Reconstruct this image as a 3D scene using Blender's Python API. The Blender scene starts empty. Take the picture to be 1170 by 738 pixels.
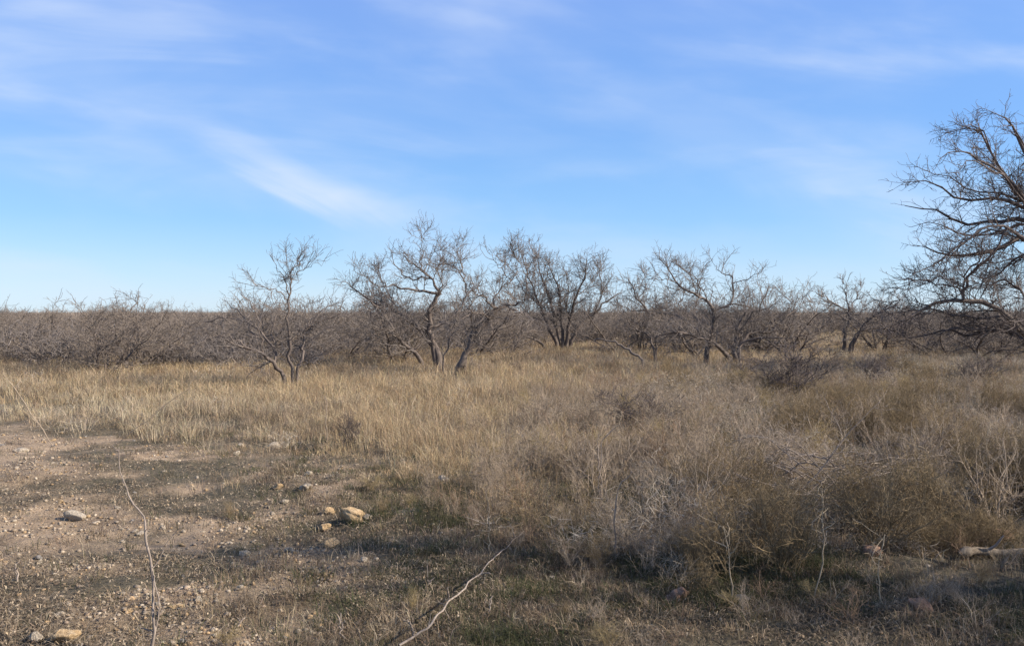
import bpy, math, random
import numpy as np
from mathutils import Vector

rng = np.random.default_rng(7)
random.seed(7)
scene = bpy.context.scene
COL = scene.collection

# ------------------------------------------------------------------ camera model
CAM_H, FPX, HOR = 1.65, 1000.0, 357.0           # photo pixels (1170 x 738)
PITCH = math.atan((369.0 - HOR) / FPX)          # looking slightly down
cp, sp = math.cos(PITCH), math.sin(PITCH)

def at(px, py, Y):
    """point seen at photo pixel px,py at forward distance Y"""
    a = (px - 585.0) / FPX
    b = (369.0 - py) / FPX
    dy = cp + b * sp
    dz = -sp + b * cp
    return np.array([a / dy * Y, Y, CAM_H + dz / dy * Y])

def px_of(x, y, z):
    zc = z - CAM_H
    f = y * cp - zc * sp
    u = y * sp + zc * cp
    return 585 + x / f * FPX, 369 - u / f * FPX

def vnoise(x, y, s, seed=0):
    """smooth value noise, vectorised"""
    x = np.asarray(x) / s + seed * 17.31
    y = np.asarray(y) / s + seed * 9.17
    xi, yi = np.floor(x), np.floor(y)
    fx, fy = x - xi, y - yi
    fx = fx * fx * (3 - 2 * fx); fy = fy * fy * (3 - 2 * fy)
    def h(a, b):
        v = np.sin(a * 127.1 + b * 311.7 + seed * 74.7) * 43758.5453
        return v - np.floor(v)
    return (h(xi, yi) * (1 - fx) + h(xi + 1, yi) * fx) * (1 - fy) + \
           (h(xi, yi + 1) * (1 - fx) + h(xi + 1, yi + 1) * fx) * fy

def fbm(x, y, s, seed=0):
    return (vnoise(x, y, s, seed) + .5 * vnoise(x, y, s / 2, seed + 1) + .25 * vnoise(x, y, s / 4, seed + 2)) / 1.75

def gh(x, y):
    """ground height"""
    x = np.asarray(x, float); y = np.asarray(y, float)
    near = np.exp(-((np.hypot(x, y) / 30) ** 2))
    g = (fbm(x, y, 2.6, 3) - .5) * .16 * (0.4 + near) + (vnoise(x, y, .45, 5) - .5) * .05 * near
    g += ((vnoise(x, y, .17, 9) - .5) * .03 + (vnoise(x, y, .07, 10) - .5) * .014) * near
    return g

def ground_at(px, py):
    b = (369.0 - py) / FPX
    Y = CAM_H * (cp + b * sp) / (sp - b * cp)
    p = at(px, py, Y)
    p[2] = gh(p[0], p[1])
    return p

# front edge of the tall vegetation in photo pixels
EX = [-400, 0, 100, 170, 250, 330, 380, 440, 520, 600, 700, 800, 900, 1000, 1100, 1500]
EY = [474, 482, 487, 500, 508, 518, 533, 556, 600, 640, 655, 680, 684, 668, 655, 650]
def edge(x, y):
    """>0: inside tall vegetation (in pixels above the edge)"""
    px, py = px_of(x, y, 0.0)
    return np.interp(px, EX, EY) - py + (fbm(x, y, .8, 21) - .5) * 46 + (vnoise(x, y, .25, 22) - .5) * 14, px, py

# ------------------------------------------------------------------ mesh helpers
def link(ob, parent=None):
    COL.objects.link(ob)
    if parent is not None: ob.parent = parent
    return ob

def np_mesh(name, verts, quads=None, tris=None, mats=(), col=None, smooth=False):
    me = bpy.data.meshes.new(name)
    verts = np.asarray(verts, np.float32)
    me.vertices.add(len(verts)); me.vertices.foreach_set("co", verts.ravel())
    parts, sizes = [], []
    if quads is not None and len(quads): parts.append(np.asarray(quads, np.int32).ravel()); sizes.append(np.full(len(quads), 4, np.int32))
    if tris is not None and len(tris): parts.append(np.asarray(tris, np.int32).ravel()); sizes.append(np.full(len(tris), 3, np.int32))
    loops = np.concatenate(parts); tot = np.concatenate(sizes)
    start = np.concatenate([[0], np.cumsum(tot)[:-1]]).astype(np.int32)
    me.loops.add(len(loops)); me.loops.foreach_set("vertex_index", loops)
    me.polygons.add(len(tot)); me.polygons.foreach_set("loop_start", start)
    me.polygons.foreach_set("loop_total", tot)
    if smooth: me.polygons.foreach_set("use_smooth", np.ones(len(tot), bool))
    if col is not None:
        a = me.color_attributes.new("Col", 'FLOAT_COLOR', 'POINT')
        c = np.ones((len(verts), 4), np.float32); c[:, :3] = col
        a.data.foreach_set("color", c.ravel())
    for m in mats: me.materials.append(m)
    me.update(calc_edges=True)
    return me

def obj(name, me, parent=None):
    return link(bpy.data.objects.new(name, me), parent)

def tag(o, label=None, cat=None, group=None, kind=None):
    if label: o["label"] = label
    if cat: o["category"] = cat
    if group: o["group"] = group
    if kind: o["kind"] = kind
    return o

def empty(name, loc=(0, 0, 0)):
    o = bpy.data.objects.new(name, None); o.location = [float(v) for v in loc]; o.empty_display_size = .2
    return link(o)

def copy_thing(root, loc, rz, scale, label, group, cat=None):
    r = root.copy(); COL.objects.link(r)
    r.location = [float(v) for v in loc]; r.rotation_euler = (0, 0, rz); r.scale = scale
    r["label"] = label
    if group: r["group"] = group
    elif "group" in r: del r["group"]
    if cat: r["category"] = cat
    for ch in list(root.children):
        c = ch.copy(); COL.objects.link(c); c.parent = r
    return r

def tubes(batches, sides=3):
    """batches: list of (P (N,K,3), R (N,K)) -> verts, quads"""
    V, Q, off = [], [], 0
    for P, R in batches:
        if len(P) == 0: continue
        N, K, _ = P.shape
        T = np.gradient(P, axis=1)
        T /= np.linalg.norm(T, axis=2, keepdims=True) + 1e-9
        mean = P[:, -1] - P[:, 0]
        mean /= np.linalg.norm(mean, axis=1, keepdims=True) + 1e-9
        ref = np.where(np.abs(mean[:, 2:3]) > .75, np.array([[1., 0, 0]]), np.array([[0, 0, 1.]]))
        ref = np.repeat(ref[:, None, :], K, 1)
        U = np.cross(T, ref); U /= np.linalg.norm(U, axis=2, keepdims=True) + 1e-9
        W = np.cross(T, U)
        a = np.arange(sides) * 2 * math.pi / sides
        ring = (U[:, :, None, :] * np.cos(a)[None, None, :, None] + W[:, :, None, :] * np.sin(a)[None, None, :, None])
        v = P[:, :, None, :] + ring * R[:, :, None, None]
        V.append(v.reshape(-1, 3))
        n, k, s = np.meshgrid(np.arange(N), np.arange(K - 1), np.arange(sides), indexing='ij')
        s2 = (s + 1) % sides
        b0 = off + n * K * sides + k * sides
        q = np.stack([b0 + s, b0 + s2, b0 + sides + s2, b0 + sides + s], -1).reshape(-1, 4)
        Q.append(q); off += N * K * sides
    return np.concatenate(V), np.concatenate(Q)

def resample(pts, rad, K, jitter=0.0, rg=rng):
    """smooth (Catmull-Rom) resampling of a traced limb"""
    pts = np.asarray(pts, float); rad = np.asarray(rad, float)
    e0 = 2 * pts[0] - pts[1]; e1 = 2 * pts[-1] - pts[-2]
    p = np.vstack([e0, pts, e1])
    d = np.concatenate([[0], np.cumsum(np.linalg.norm(np.diff(pts, axis=0), axis=1))]); d /= d[-1]
    out = []
    for t in np.linspace(0, 1, K):
        i = min(np.searchsorted(d, t, side='right') - 1, len(pts) - 2)
        f = (t - d[i]) / (d[i + 1] - d[i] + 1e-9)
        a, b, c, e = p[i], p[i + 1], p[i + 2], p[i + 3]
        out.append(.5 * ((2 * b) + (-a + c) * f + (2 * a - 5 * b + 4 * c - e) * f * f + (-a + 3 * b - 3 * c + e) * f ** 3))
    out = np.array(out)
    if jitter: out[1:-1] += rg.normal(0, jitter, (K - 2, 3))
    return out, np.interp(np.linspace(0, 1, K), d, rad)

def sprout(P, R, rg, per_m, lmin, lmax, K, up=.15, wig=.25, ang=(35, 75), t0=.15, rf=.6, rmin=.003, rmax=.03, droop=0, tip=True, short=.55):
    """children branches along parent polylines, vectorised"""
    N, Kp, _ = P.shape
    seg = np.linalg.norm(np.diff(P, axis=1), axis=2); L = seg.sum(1)
    n = rg.poisson(L * per_m)
    n = np.maximum(n, 1)
    idx = np.repeat(np.arange(N), n); M = len(idx)
    t = t0 + (1 - t0) * rg.random(M)
    if tip:
        first = np.concatenate([[0], np.cumsum(n)[:-1]]); t[first] = .999
    f = t * (Kp - 1); i = np.minimum(f.astype(int), Kp - 2); f = f - i
    p = P[idx, i] * (1 - f)[:, None] + P[idx, i + 1] * f[:, None]
    r = R[idx, i] * (1 - f) + R[idx, i + 1] * f
    T = P[idx, i + 1] - P[idx, i]; T /= np.linalg.norm(T, axis=1, keepdims=True) + 1e-9
    rv = rg.normal(size=(M, 3)); rv -= (rv * T).sum(1, keepdims=True) * T
    rv /= np.linalg.norm(rv, axis=1, keepdims=True) + 1e-9
    a = np.radians(rg.uniform(ang[0], ang[1], M))
    if tip: a[first] *= .4
    d = T * np.cos(a)[:, None] + rv * np.sin(a)[:, None]
    d[:, 2] += up; d /= np.linalg.norm(d, axis=1, keepdims=True)
    ln = rg.uniform(lmin, lmax, M) * (1.15 - short * t)
    step = ln / (K - 1)
    C = np.zeros((M, K, 3)); C[:, 0] = p
    for k in range(1, K):
        d = d + rg.normal(0, wig, (M, 3)); d[:, 2] += up * .25 - droop
        d /= np.linalg.norm(d, axis=1, keepdims=True)
        C[:, k] = C[:, k - 1] + d * step[:, None]
    r0 = np.clip(r * rf, rmin, rmax)
    RR = r0[:, None] * np.linspace(1, .35, K)[None, :]
    RR = np.maximum(RR, rmin * .7)
    low = C[:, :, 2] < .05
    C[:, :, 2] = np.where(low, .05 + rg.random(C.shape[:2]) * .1, C[:, :, 2])
    return C, RR

# ------------------------------------------------------------------ materials
def mat_new(name):
    m = bpy.data.materials.new(name); m.use_nodes = True
    nt = m.node_tree; b = nt.nodes["Principled BSDF"]
    b.inputs["Roughness"].default_value = .85
    b.inputs["Specular IOR Level"].default_value = .2
    return m, nt, b

def ramp(nt, stops):
    r = nt.nodes.new("ShaderNodeValToRGB")
    e = r.color_ramp.elements
    while len(e) < len(stops): e.new(.5)
    for el, (p, c) in zip(e, stops): el.position = p; el.color = (*c, 1)
    return r

def bark(name, c0, c1, scale=30, bump=.6, stretch=.25):
    m, nt, b = mat_new(name)
    tc = nt.nodes.new("ShaderNodeTexCoord"); mp = nt.nodes.new("ShaderNodeMapping")
    mp.inputs["Scale"].default_value = (1, 1, stretch)
    n = nt.nodes.new("ShaderNodeTexNoise"); n.inputs["Scale"].default_value = scale; n.inputs["Detail"].default_value = 6
    n.inputs["Roughness"].default_value = .7
    r = ramp(nt, [(.3, c0), (.7, c1)])
    bp = nt.nodes.new("ShaderNodeBump"); bp.inputs["Strength"].default_value = bump; bp.inputs["Distance"].default_value = .02
    nt.links.new(tc.outputs["Object"], mp.inputs[0]); nt.links.new(mp.outputs[0], n.inputs["Vector"])
    nt.links.new(n.outputs["Fac"], r.inputs[0]); nt.links.new(r.outputs[0], b.inputs["Base Color"])
    nt.links.new(n.outputs["Fac"], bp.inputs["Height"]); nt.links.new(bp.outputs[0], b.inputs["Normal"])
    return m

def blade_mat(name, transl=.3):
    m, nt, b = mat_new(name)
    a = nt.nodes.new("ShaderNodeAttribute"); a.attribute_name = "Col"
    nt.links.new(a.outputs["Color"], b.inputs["Base Color"])
    tr = nt.nodes.new("ShaderNodeBsdfTranslucent"); nt.links.new(a.outputs["Color"], tr.inputs[0])
    mx = nt.nodes.new("ShaderNodeMixShader"); mx.inputs[0].default_value = transl
    out = nt.nodes["Material Output"]
    nt.links.new(b.outputs[0], mx.inputs[1]); nt.links.new(tr.outputs[0], mx.inputs[2]); nt.links.new(mx.outputs[0], out.inputs[0])
    return m

M_BARK = bark("mesquite_bark", (.055, .043, .036), (.17, .135, .115))
M_LIMB = bark("mesquite_limb", (.075, .058, .05), (.21, .17, .145), 40)
M_TWIG = bark("mesquite_twig", (.105, .088, .078), (.235, .2, .18), 9, .1, 1)
M_TWIG2 = bark("thicket_twig", (.125, .10, .082), (.245, .20, .165), 5, .1, 1)
M_BIGT = bark("dark_twig", (.07, .055, .05), (.17, .135, .12), 9, .1, 1)
M_DEAD = bark("dead_wood", (.13, .10, .08), (.34, .28, .23), 40, .3)
M_LOG = bark("weathered_log", (.09, .07, .05), (.26, .205, .15), 40, .5)
M_STALK = bark("dry_stalk", (.26, .20, .13), (.46, .37, .26), 14, .1, 1)
M_WEED_GREY = bark("grey_weed", (.18, .135, .095), (.43, .34, .25), 7, .1, 1)
M_WEED_OLIVE = bark("olive_weed", (.10, .072, .04), (.30, .22, .125), 7, .1, 1)
M_WEED_DARK = bark("dark_shrub", (.05, .04, .037), (.15, .12, .11), 8, .1, 1)
M_WEED_GOLD = bark("golden_weed", (.23, .17, .08), (.42, .325, .175), 8, .1, 1)
M_WEED_RED = bark("russet_weed", (.17, .11, .07), (.30, .2, .13), 8, .1, 1)
M_BLADE = blade_mat("dry_blade")
M_LITTER = blade_mat("litter", .1)

# ground
def ground_material():
    m, nt, b = mat_new("ground_soil")
    N, Lk = nt.nodes.new, nt.links.new
    geo = N("ShaderNodeNewGeometry")
    def noise(scale, detail=6, rough=.6):
        n = N("ShaderNodeTexNoise"); n.inputs["Scale"].default_value = scale
        n.inputs["Detail"].default_value = detail; n.inputs["Roughness"].default_value = rough
        Lk(geo.outputs["Position"], n.inputs["Vector"]); return n
    att = N("ShaderNodeAttribute"); att.attribute_name = "Col"
    sep = N("ShaderNodeSeparateColor"); Lk(att.outputs["Color"], sep.inputs[0])
    n1 = noise(2.2, 8, .7); n2 = noise(38, 8, .75); n3 = noise(.5, 4, .6)
    dirt = ramp(nt, [(.30, (.075, .055, .04)), (.43, (.19, .138, .092)), (.55, (.345, .25, .165)), (.7, (.50, .385, .265))])
    add = N("ShaderNodeMath"); add.operation = 'MULTIPLY_ADD'; add.inputs[1].default_value = .6
    Lk(n1.outputs["Fac"], add.inputs[0])
    mul = N("ShaderNodeMath"); mul.operation = 'MULTIPLY'; mul.inputs[1].default_value = .4
    Lk(n2.outputs["Fac"], mul.inputs[0]); Lk(mul.outputs[0], add.inputs[2]); Lk(add.outputs[0], dirt.inputs[0])
    litter = ramp(nt, [(.3, (.035, .03, .02)), (.5, (.085, .07, .045)), (.7, (.19, .155, .105))])
    Lk(n2.outputs["Fac"], litter.inputs[0])
    far = ramp(nt, [(.3, (.13, .10, .06)), (.7, (.26, .205, .125))])
    Lk(n3.outputs["Fac"], far.inputs[0])
    m1 = N("ShaderNodeMix"); m1.data_type = 'RGBA'
    Lk(sep.outputs[0], m1.inputs[0]); Lk(litter.outputs[0], m1.inputs[6]); Lk(dirt.outputs[0], m1.inputs[7])
    m2 = N("ShaderNodeMix"); m2.data_type = 'RGBA'
    Lk(sep.outputs[1], m2.inputs[0]); Lk(m1.outputs[2], m2.inputs[6]); Lk(far.outputs[0], m2.inputs[7])
    # small gravel flecks
    vo = N("ShaderNodeTexVoronoi"); vo.inputs["Scale"].default_value = 42; Lk(geo.outputs["Position"], vo.inputs["Vector"])
    fl = ramp(nt, [(.10, (1, 1, 1)), (.26, (0, 0, 0))]); Lk(vo.outputs["Distance"], fl.inputs[0])
    vs = N("ShaderNodeSeparateColor"); Lk(vo.outputs["Color"], vs.inputs[0])
    gt = N("ShaderNodeMath"); gt.operation = 'GREATER_THAN'; gt.inputs[1].default_value = .72; Lk(vs.outputs[0], gt.inputs[0])
    ff = N("ShaderNodeMath"); ff.operation = 'MULTIPLY'; Lk(fl.outputs[0], ff.inputs[0]); Lk(gt.outputs[0], ff.inputs[1])
    f2 = N("ShaderNodeMath"); f2.operation = 'MULTIPLY'; Lk(ff.outputs[0], f2.inputs[0]); Lk(sep.outputs[0], f2.inputs[1])
    m3 = N("ShaderNodeMix"); m3.data_type = 'RGBA'; m3.inputs[7].default_value = (.5, .42, .33, 1)
    Lk(f2.outputs[0], m3.inputs[0]); Lk(m2.outputs[2], m3.inputs[6])
    Lk(m3.outputs[2], b.inputs["Base Color"])
    bp = N("ShaderNodeBump"); bp.inputs["Strength"].default_value = .9; bp.inputs["Distance"].default_value = .03
    hs = N("ShaderNodeMath"); hs.operation = 'ADD'; Lk(n2.outputs["Fac"], hs.inputs[0]); Lk(ff.outputs[0], hs.inputs[1])
    Lk(hs.outputs[0], bp.inputs["Height"]); Lk(bp.outputs[0], b.inputs["Normal"])
    return m

def build_ground():
    def graded(lo, hi, c0, c1, fine, grow):
        mid = list(np.arange(c0, c1 + fine / 2, fine))
        up, s, v = [], fine, mid[-1]
        while v < hi: s *= grow; v += s; up.append(v)
        dn, s, v = [], fine, mid[0]
        while v > lo: s *= grow; v -= s; dn.append(v)
        return np.array(dn[::-1] + mid + up)
    xs = graded(-4000, 4000, -4.4, 4.4, .026, 1.05)
    ys = graded(-400, 5000, 3.6, 10.5, .026, 1.045)
    X, Y = np.meshgrid(xs, ys)
    Z = gh(X, Y)
    nx, ny = len(xs), len(ys)
    V = np.stack([X, Y, Z], -1).reshape(-1, 3)
    i, j = np.meshgrid(np.arange(nx - 1), np.arange(ny - 1))
    q = np.stack([j * nx + i, j * nx + i + 1, (j + 1) * nx + i + 1, (j + 1) * nx + i], -1).reshape(-1, 4)
    x, y = V[:, 0], V[:, 1]
    yy = np.maximum(y, 2.0)
    e, px, py = edge(x, yy)
    bare = clear_mask(x, yy, e, px, py)
    far = np.clip((y - 12) / 10, 0, 1)
    col = np.stack([bare, far, np.zeros_like(bare)], 1)
    me = np_mesh("ground", V, q, None, [ground_material()], col, True)
    tag(obj("ground", me), kind="structure")

def clear_mask(x, y, e, px, py):
    """1 where the bare gravelly soil shows"""
    n = fbm(x, y, 1.1, 40)
    m = 1 - np.clip((e + 8) / 20, 0, 1)
    lim = np.interp(py, [460, 500, 560, 640, 740], [360, 400, 430, 380, 330])
    side = np.clip((lim - px) / 160 + .55, 0.0, 1)
    return np.clip(m * np.clip(side * 1.4 + (n - .5) * 5.0 + (fbm(x, y, .35, 41) - .5) * 2 - .35, 0, 1), 0, 1)

# ------------------------------------------------------------------ blades
def blades(base, az, h, lean, curl, w, col, w_az=None):
    N = len(base)
    d = np.stack([np.cos(az), np.sin(az), np.zeros(N)], 1)
    p1 = base + d * (h * lean * .45)[:, None]; p1[:, 2] += h * .55
    p2 = base + d * (h * (lean + curl))[:, None]; p2[:, 2] += h * np.clip(1 - curl * .5, .1, 1)
    wa = az + math.pi / 2 + rng.normal(0, .9, N) if w_az is None else w_az
    s = np.stack([np.cos(wa), np.sin(wa), np.zeros(N)], 1) * (w / 2)[:, None]
    V = np.stack([base - s, base + s, p1 + s * .8, p1 - s * .8, p2], 1).reshape(-1, 3)
    b = np.arange(N)[:, None] * 5
    Q = b + np.array([[0, 1, 2, 3]]); T = b + np.array([[3, 2, 4]])
    C = np.repeat(col, 5, axis=0)
    return V, Q, T, C

def stuff_blades(name, label, parts, mat):
    V, Q, T, C, off = [], [], [], [], 0
    for v, q, t, c in parts:
        V.append(v); Q.append(q + off); T.append(t + off); C.append(c); off += len(v)
    me = np_mesh(name, np.concatenate(V), np.concatenate(Q), np.concatenate(T), [mat], np.concatenate(C))
    return tag(obj(name, me), label, name.replace('_', ' '), kind="stuff")

def tuft_field(n_try, ymin, ymax, accept, nb, hfun, spread, colfun, wbase=.0035, wdist=.00035, power=1.0, lean=.35, curl=.35):
    """tufts of blades; sampled denser near the camera"""
    u = rng.random(n_try)
    y = ymin * (ymax / ymin) ** (u ** power)
    half = .66 * y + 1.6
    x = rng.uniform(-1, 1, n_try) * half
    keep = accept(x, y)
    x, y = x[keep], y[keep]; n = len(x)
    k = rng.integers(nb[0], nb[1] + 1, n)
    idx = np.repeat(np.arange(n), k); M = len(idx)
    a = rng.random(M) * 2 * math.pi
    rr = spread * np.sqrt(rng.random(M)) * (1 + .02 * y[idx])
    bx = x[idx] + np.cos(a) * rr; by = y[idx] + np.sin(a) * rr
    base = np.stack([bx, by, gh(bx, by) - .01], 1)
    H = hfun(x, y)[idx] * rng.uniform(.45, 1.1, M)
    az = a + rng.normal(0, .8, M)
    ln = np.abs(rng.normal(0, lean, M)); cu = np.abs(rng.normal(0, curl, M))
    w = (wbase + wdist * y[idx]) * rng.uniform(.6, 1.3, M)
    c = colfun(x, y)[idx] * rng.uniform(.75, 1.25, (M, 1)) * rng.uniform(.94, 1.06, (M, 3))
    return blades(base, az, H, ln, cu, w, np.clip(c, .01, .8))

def pick(cols, idxf, n):
    cols = np.array(cols); i = np.clip((idxf * len(cols)).astype(int), 0, len(cols) - 1)
    return cols[i]

GOLD = [(.41, .305, .18), (.47, .36, .22), (.35, .25, .145), (.52, .41, .27), (.31, .225, .135)]
TAN = [(.32, .24, .155), (.40, .315, .215), (.27, .20, .13), (.35, .26, .16), (.22, .165, .115)]
GREYB = [(.25, .205, .155), (.32, .27, .21), (.20, .165, .125), (.27, .20, .11), (.40, .34, .27)]
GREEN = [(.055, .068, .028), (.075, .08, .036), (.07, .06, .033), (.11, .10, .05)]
LIT = [(.22, .16, .105), (.14, .10, .068), (.32, .245, .16), (.10, .075, .05), (.38, .30, .21), (.18, .13, .085)]

def mixcol(x, y, scale, seed, A, B, lo=.4, hi=.6):
    n = len(x); t = np.clip((fbm(x, y, scale, seed) - lo) / (hi - lo), 0, 1)
    sel = rng.random(n) < t
    a = np.array(A)[rng.integers(0, len(A), n)]; b = np.array(B)[rng.integers(0, len(B), n)]
    return np.where(sel[:, None], b, a)

def build_grass():
    def side(x, y):                       # 0 golden left .. 1 weedy right
        px, py = px_of(x, y, 0.0)
        return np.clip((px - np.interp(py, [400, 440, 520, 640], [900, 620, 520, 480])) / 260, 0, 1)
    # field grass
    def acc(x, y):
        e, px, py = edge(x, y)
        dens = .55 + .9 * (fbm(x, y, 1.6, 31) - .35)
        sd_ = side(x, y)
        hol = np.clip((fbm(x, y, 1.0, 88) - .43) * 10, np.clip((y - 9) / 8, .05, .6), 1)
        near_thin = (1 - .62 * sd_ * (y < 16)) * (1 - sd_ + sd_ * hol)
        return (e > 0) & (rng.random(len(x)) < dens * near_thin * np.clip(.25 + e / 45, 0, 1))
    def hf(x, y):
        e, px, py = edge(x, y)
        s = side(x, y)
        grow = np.clip(e / 48, .28, 1)
        return (.20 + .36 * fbm(x, y, 1.2, 33)) * grow * np.where(y < 10, .8, 1) * (1 - .22 * s)
    def cf(x, y):
        s = side(x, y)
        g = mixcol(x, y, 2.5, 50, GOLD, TAN, .42, .62); w = mixcol(x, y, 1.4, 52, TAN, GREYB, .3, .55)
        return np.where((rng.random(len(x)) < s)[:, None], w, g)
    parts = [tuft_field(21000, 5.2, 46, acc, (20, 40), hf, .12, cf, .0015, .00028, .85, .45, .5)]
    # tangled broken stems lying through the weeds
    n = 9000; u = rng.random(n); yc = 5.2 * (24 / 5.2) ** u; xc = rng.uniform(-1, 1, n) * (.66 * yc + 1)
    e, px, py = edge(xc, yc)
    lump = fbm(xc, yc, 1.0, 88)
    k = (e > -6) & (rng.random(n) < np.clip(side(xc, yc) + .15, 0, 1)) & (rng.random(n) < np.clip((lump - .41) * 9, .04, 1))
    k &= ~((px > 850) & (px < 1040) & (py > 560) & (py < 640) & (rng.random(len(k)) < .55))
    xc, yc, e, lump = xc[k], yc[k], e[k], lump[k]; n = len(xc)
    tone = mixcol(xc, yc, 1.3, 77, [(.17, .125, .08), (.25, .185, .10), (.13, .10, .07)], [(.42, .35, .27), (.50, .43, .35), (.32, .25, .17)], .46, .58)
    top = (.16 + .75 * np.clip(lump - .3, 0, .6)) * np.clip(.4 + e / 60, .4, 1)
    m = 44; idx = np.repeat(np.arange(n), m); M = len(idx)
    d = rng.normal(size=(M, 3)); d /= np.linalg.norm(d, axis=1, keepdims=True); rad = rng.random(M) ** .4
    R_ = np.clip(top * .75, .1, .4)[idx]
    c = np.stack([xc[idx] + d[:, 0] * rad * R_, yc[idx] + d[:, 1] * rad * R_, np.abs(d[:, 2]) * rad * top[idx]], 1)
    c[:, 2] += gh(c[:, 0], c[:, 1])
    dd = d * .8 + rng.normal(0, .75, (M, 3)); dd[:, 2] = np.abs(dd[:, 2]) * .8; dd /= np.linalg.norm(dd, axis=1, keepdims=True)
    L = rng.uniform(.03, .13, M); wv = (.0012 + .00022 * c[:, 1]) * rng.uniform(.6, 1.3, M)
    sdv = np.cross(dd, rng.normal(size=(M, 3))); sdv /= np.linalg.norm(sdv, axis=1, keepdims=True); sdv *= (wv / 2)[:, None]
    mid = c + dd * (L * .5)[:, None]; tipv = c + dd * L[:, None] + rng.normal(0, .12, (M, 3)) * L[:, None]
    V = np.stack([c - sdv, c + sdv, mid + sdv * .8, mid - sdv * .8, tipv], 1).reshape(-1, 3); o = np.arange(M)[:, None] * 5
    cc = np.clip(tone[idx] * rng.uniform(.7, 1.3, (M, 1)), .01, .8)
    stuff_blades("tangled_dry_stems", "tangled fine broken stems filling the weed bank on the right", [(V, o + np.array([[0, 1, 2, 3]]), o + np.array([[3, 2, 4]]), np.repeat(cc, 5, axis=0))], M_BLADE)
    # pale straw clumps along the back of the clearing
    def accp(x, y):
        e, px, py = edge(x, y)
        j = rng.random(len(x))
        return (e > 2 + 26 * j * j) & (e < 52) & (px < 470) & (fbm(x, y, 1.1, 66) > .47) & (rng.random(len(x)) < .38)
    parts.append(tuft_field(12000, 9, 19, accp, (20, 34), lambda x, y: .16 + .30 * fbm(x, y, .5, 67), .12,
                            lambda x, y: mixcol(x, y, .6, 68, [(.48, .385, .255), (.42, .33, .215)], [(.52, .43, .30), (.34, .265, .175)]), 0.0012, .00026, 1, .6, .6))
    # far grass (thin, wider blades)
    def acc2(x, y): return rng.random(len(x)) < .9
    parts.append(tuft_field(5200, 40, 110, acc2, (8, 14), lambda x, y: .28 + .25 * fbm(x, y, 5, 60), .25,
                            lambda x, y: mixcol(x, y, 8, 61, GOLD, TAN), .0, .0006))
    stuff_blades("dry_grass", "tan and golden dry grass covering the field below the bare trees", parts, M_BLADE)
    # matted undergrowth in and before the weeds: green and dark
    def acc3(x, y):
        e, px, py = edge(x, y)
        g = fbm(x, y, .9, 71)
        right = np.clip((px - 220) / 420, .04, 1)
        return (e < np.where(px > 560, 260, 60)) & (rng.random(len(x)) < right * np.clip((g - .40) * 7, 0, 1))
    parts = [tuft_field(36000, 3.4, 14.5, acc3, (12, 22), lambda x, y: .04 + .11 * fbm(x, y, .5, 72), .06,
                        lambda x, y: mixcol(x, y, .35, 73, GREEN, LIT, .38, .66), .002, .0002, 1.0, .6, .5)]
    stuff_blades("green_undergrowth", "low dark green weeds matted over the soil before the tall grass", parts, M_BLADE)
    # short scattered dry grass and stems in the clearing
    def acc4(x, y):
        e, px, py = edge(x, y)
        g = fbm(x, y, .7, 81)
        return (e < 25) & (rng.random(len(x)) < np.clip((g - .42) * 4 + np.clip((px - 420) / 600, 0, .5), 0.02, 1) * np.clip((px - 60) / 380, .25, 1))
    parts = [tuft_field(9000, 3.4, 13, acc4, (6, 16), lambda x, y: .05 + .13 * fbm(x, y, .6, 82) ** 1.5, .06,
                        lambda x, y: mixcol(x, y, .5, 83, LIT, TAN, .35, .6), .0022, .0002, 1.0, .5, .5)]
    stuff_blades("short_dry_grass", "short thin dry grass scattered over the stony clearing", parts, M_BLADE)

def build_litter():
    n = 330000
    u = rng.random(n); y = 3.4 * (15 / 3.4) ** u; x = rng.uniform(-1, 1, n) * (.66 * y + 1.2)
    e, px, py = edge(x, y)
    g = fbm(x, y, .5, 91)
    bare = clear_mask(x, y, e, px, py)
    p = np.where(e > 40, .25, .32 + .68 * (1 - bare)) * np.clip(.25 + (g - .38) * 5, .10, 1)
    k = rng.random(n) < p
    x, y = x[k], y[k]; n = len(x)
    L = rng.uniform(.015, .10, n) * rng.uniform(.4, 1, n)
    az = rng.random(n) * 2 * math.pi
    w = rng.uniform(.0014, .0038, n) * np.where(L < .03, 2.6, 1)
    el = np.abs(rng.normal(0, .25, n))
    px_ = px[k]; shade_amt = np.clip((px_ - 330) / 350 + (fbm(x, y, .8, 93) - .5) * 2, 0, 1)  # foreground shade painted into the litter colours, stronger towards the right
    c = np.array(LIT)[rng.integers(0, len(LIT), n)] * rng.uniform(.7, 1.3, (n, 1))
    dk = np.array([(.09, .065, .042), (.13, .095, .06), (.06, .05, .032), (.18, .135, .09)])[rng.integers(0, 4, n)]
    c = np.where((rng.random(n) < shade_amt * .8)[:, None], dk, c)
    d = np.stack([np.cos(az) * np.cos(el), np.sin(az) * np.cos(el), np.sin(el)], 1)
    s = np.stack([-np.sin(az), np.cos(az), rng.normal(0, .25, n)], 1) * (w / 2)[:, None]
    z = gh(x, y) + .004 + rng.random(n) * .012
    b = np.stack([x, y, z], 1)
    mid = b + d * (L * .55)[:, None] + np.stack([np.zeros(n), np.zeros(n), rng.random(n) * .012], 1)
    tipz = b + d * L[:, None]; tipz[:, 2] = np.maximum(tipz[:, 2] - .006, z)
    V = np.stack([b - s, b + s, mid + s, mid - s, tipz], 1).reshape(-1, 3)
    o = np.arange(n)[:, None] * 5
    stuff_blades("leaf_litter", "dead stems and leaf litter strewn over the ground", [(V, o + np.array([[0, 1, 2, 3]]), o + np.array([[3, 2, 4]]), np.repeat(c, 5, axis=0))], M_LITTER)

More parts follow.
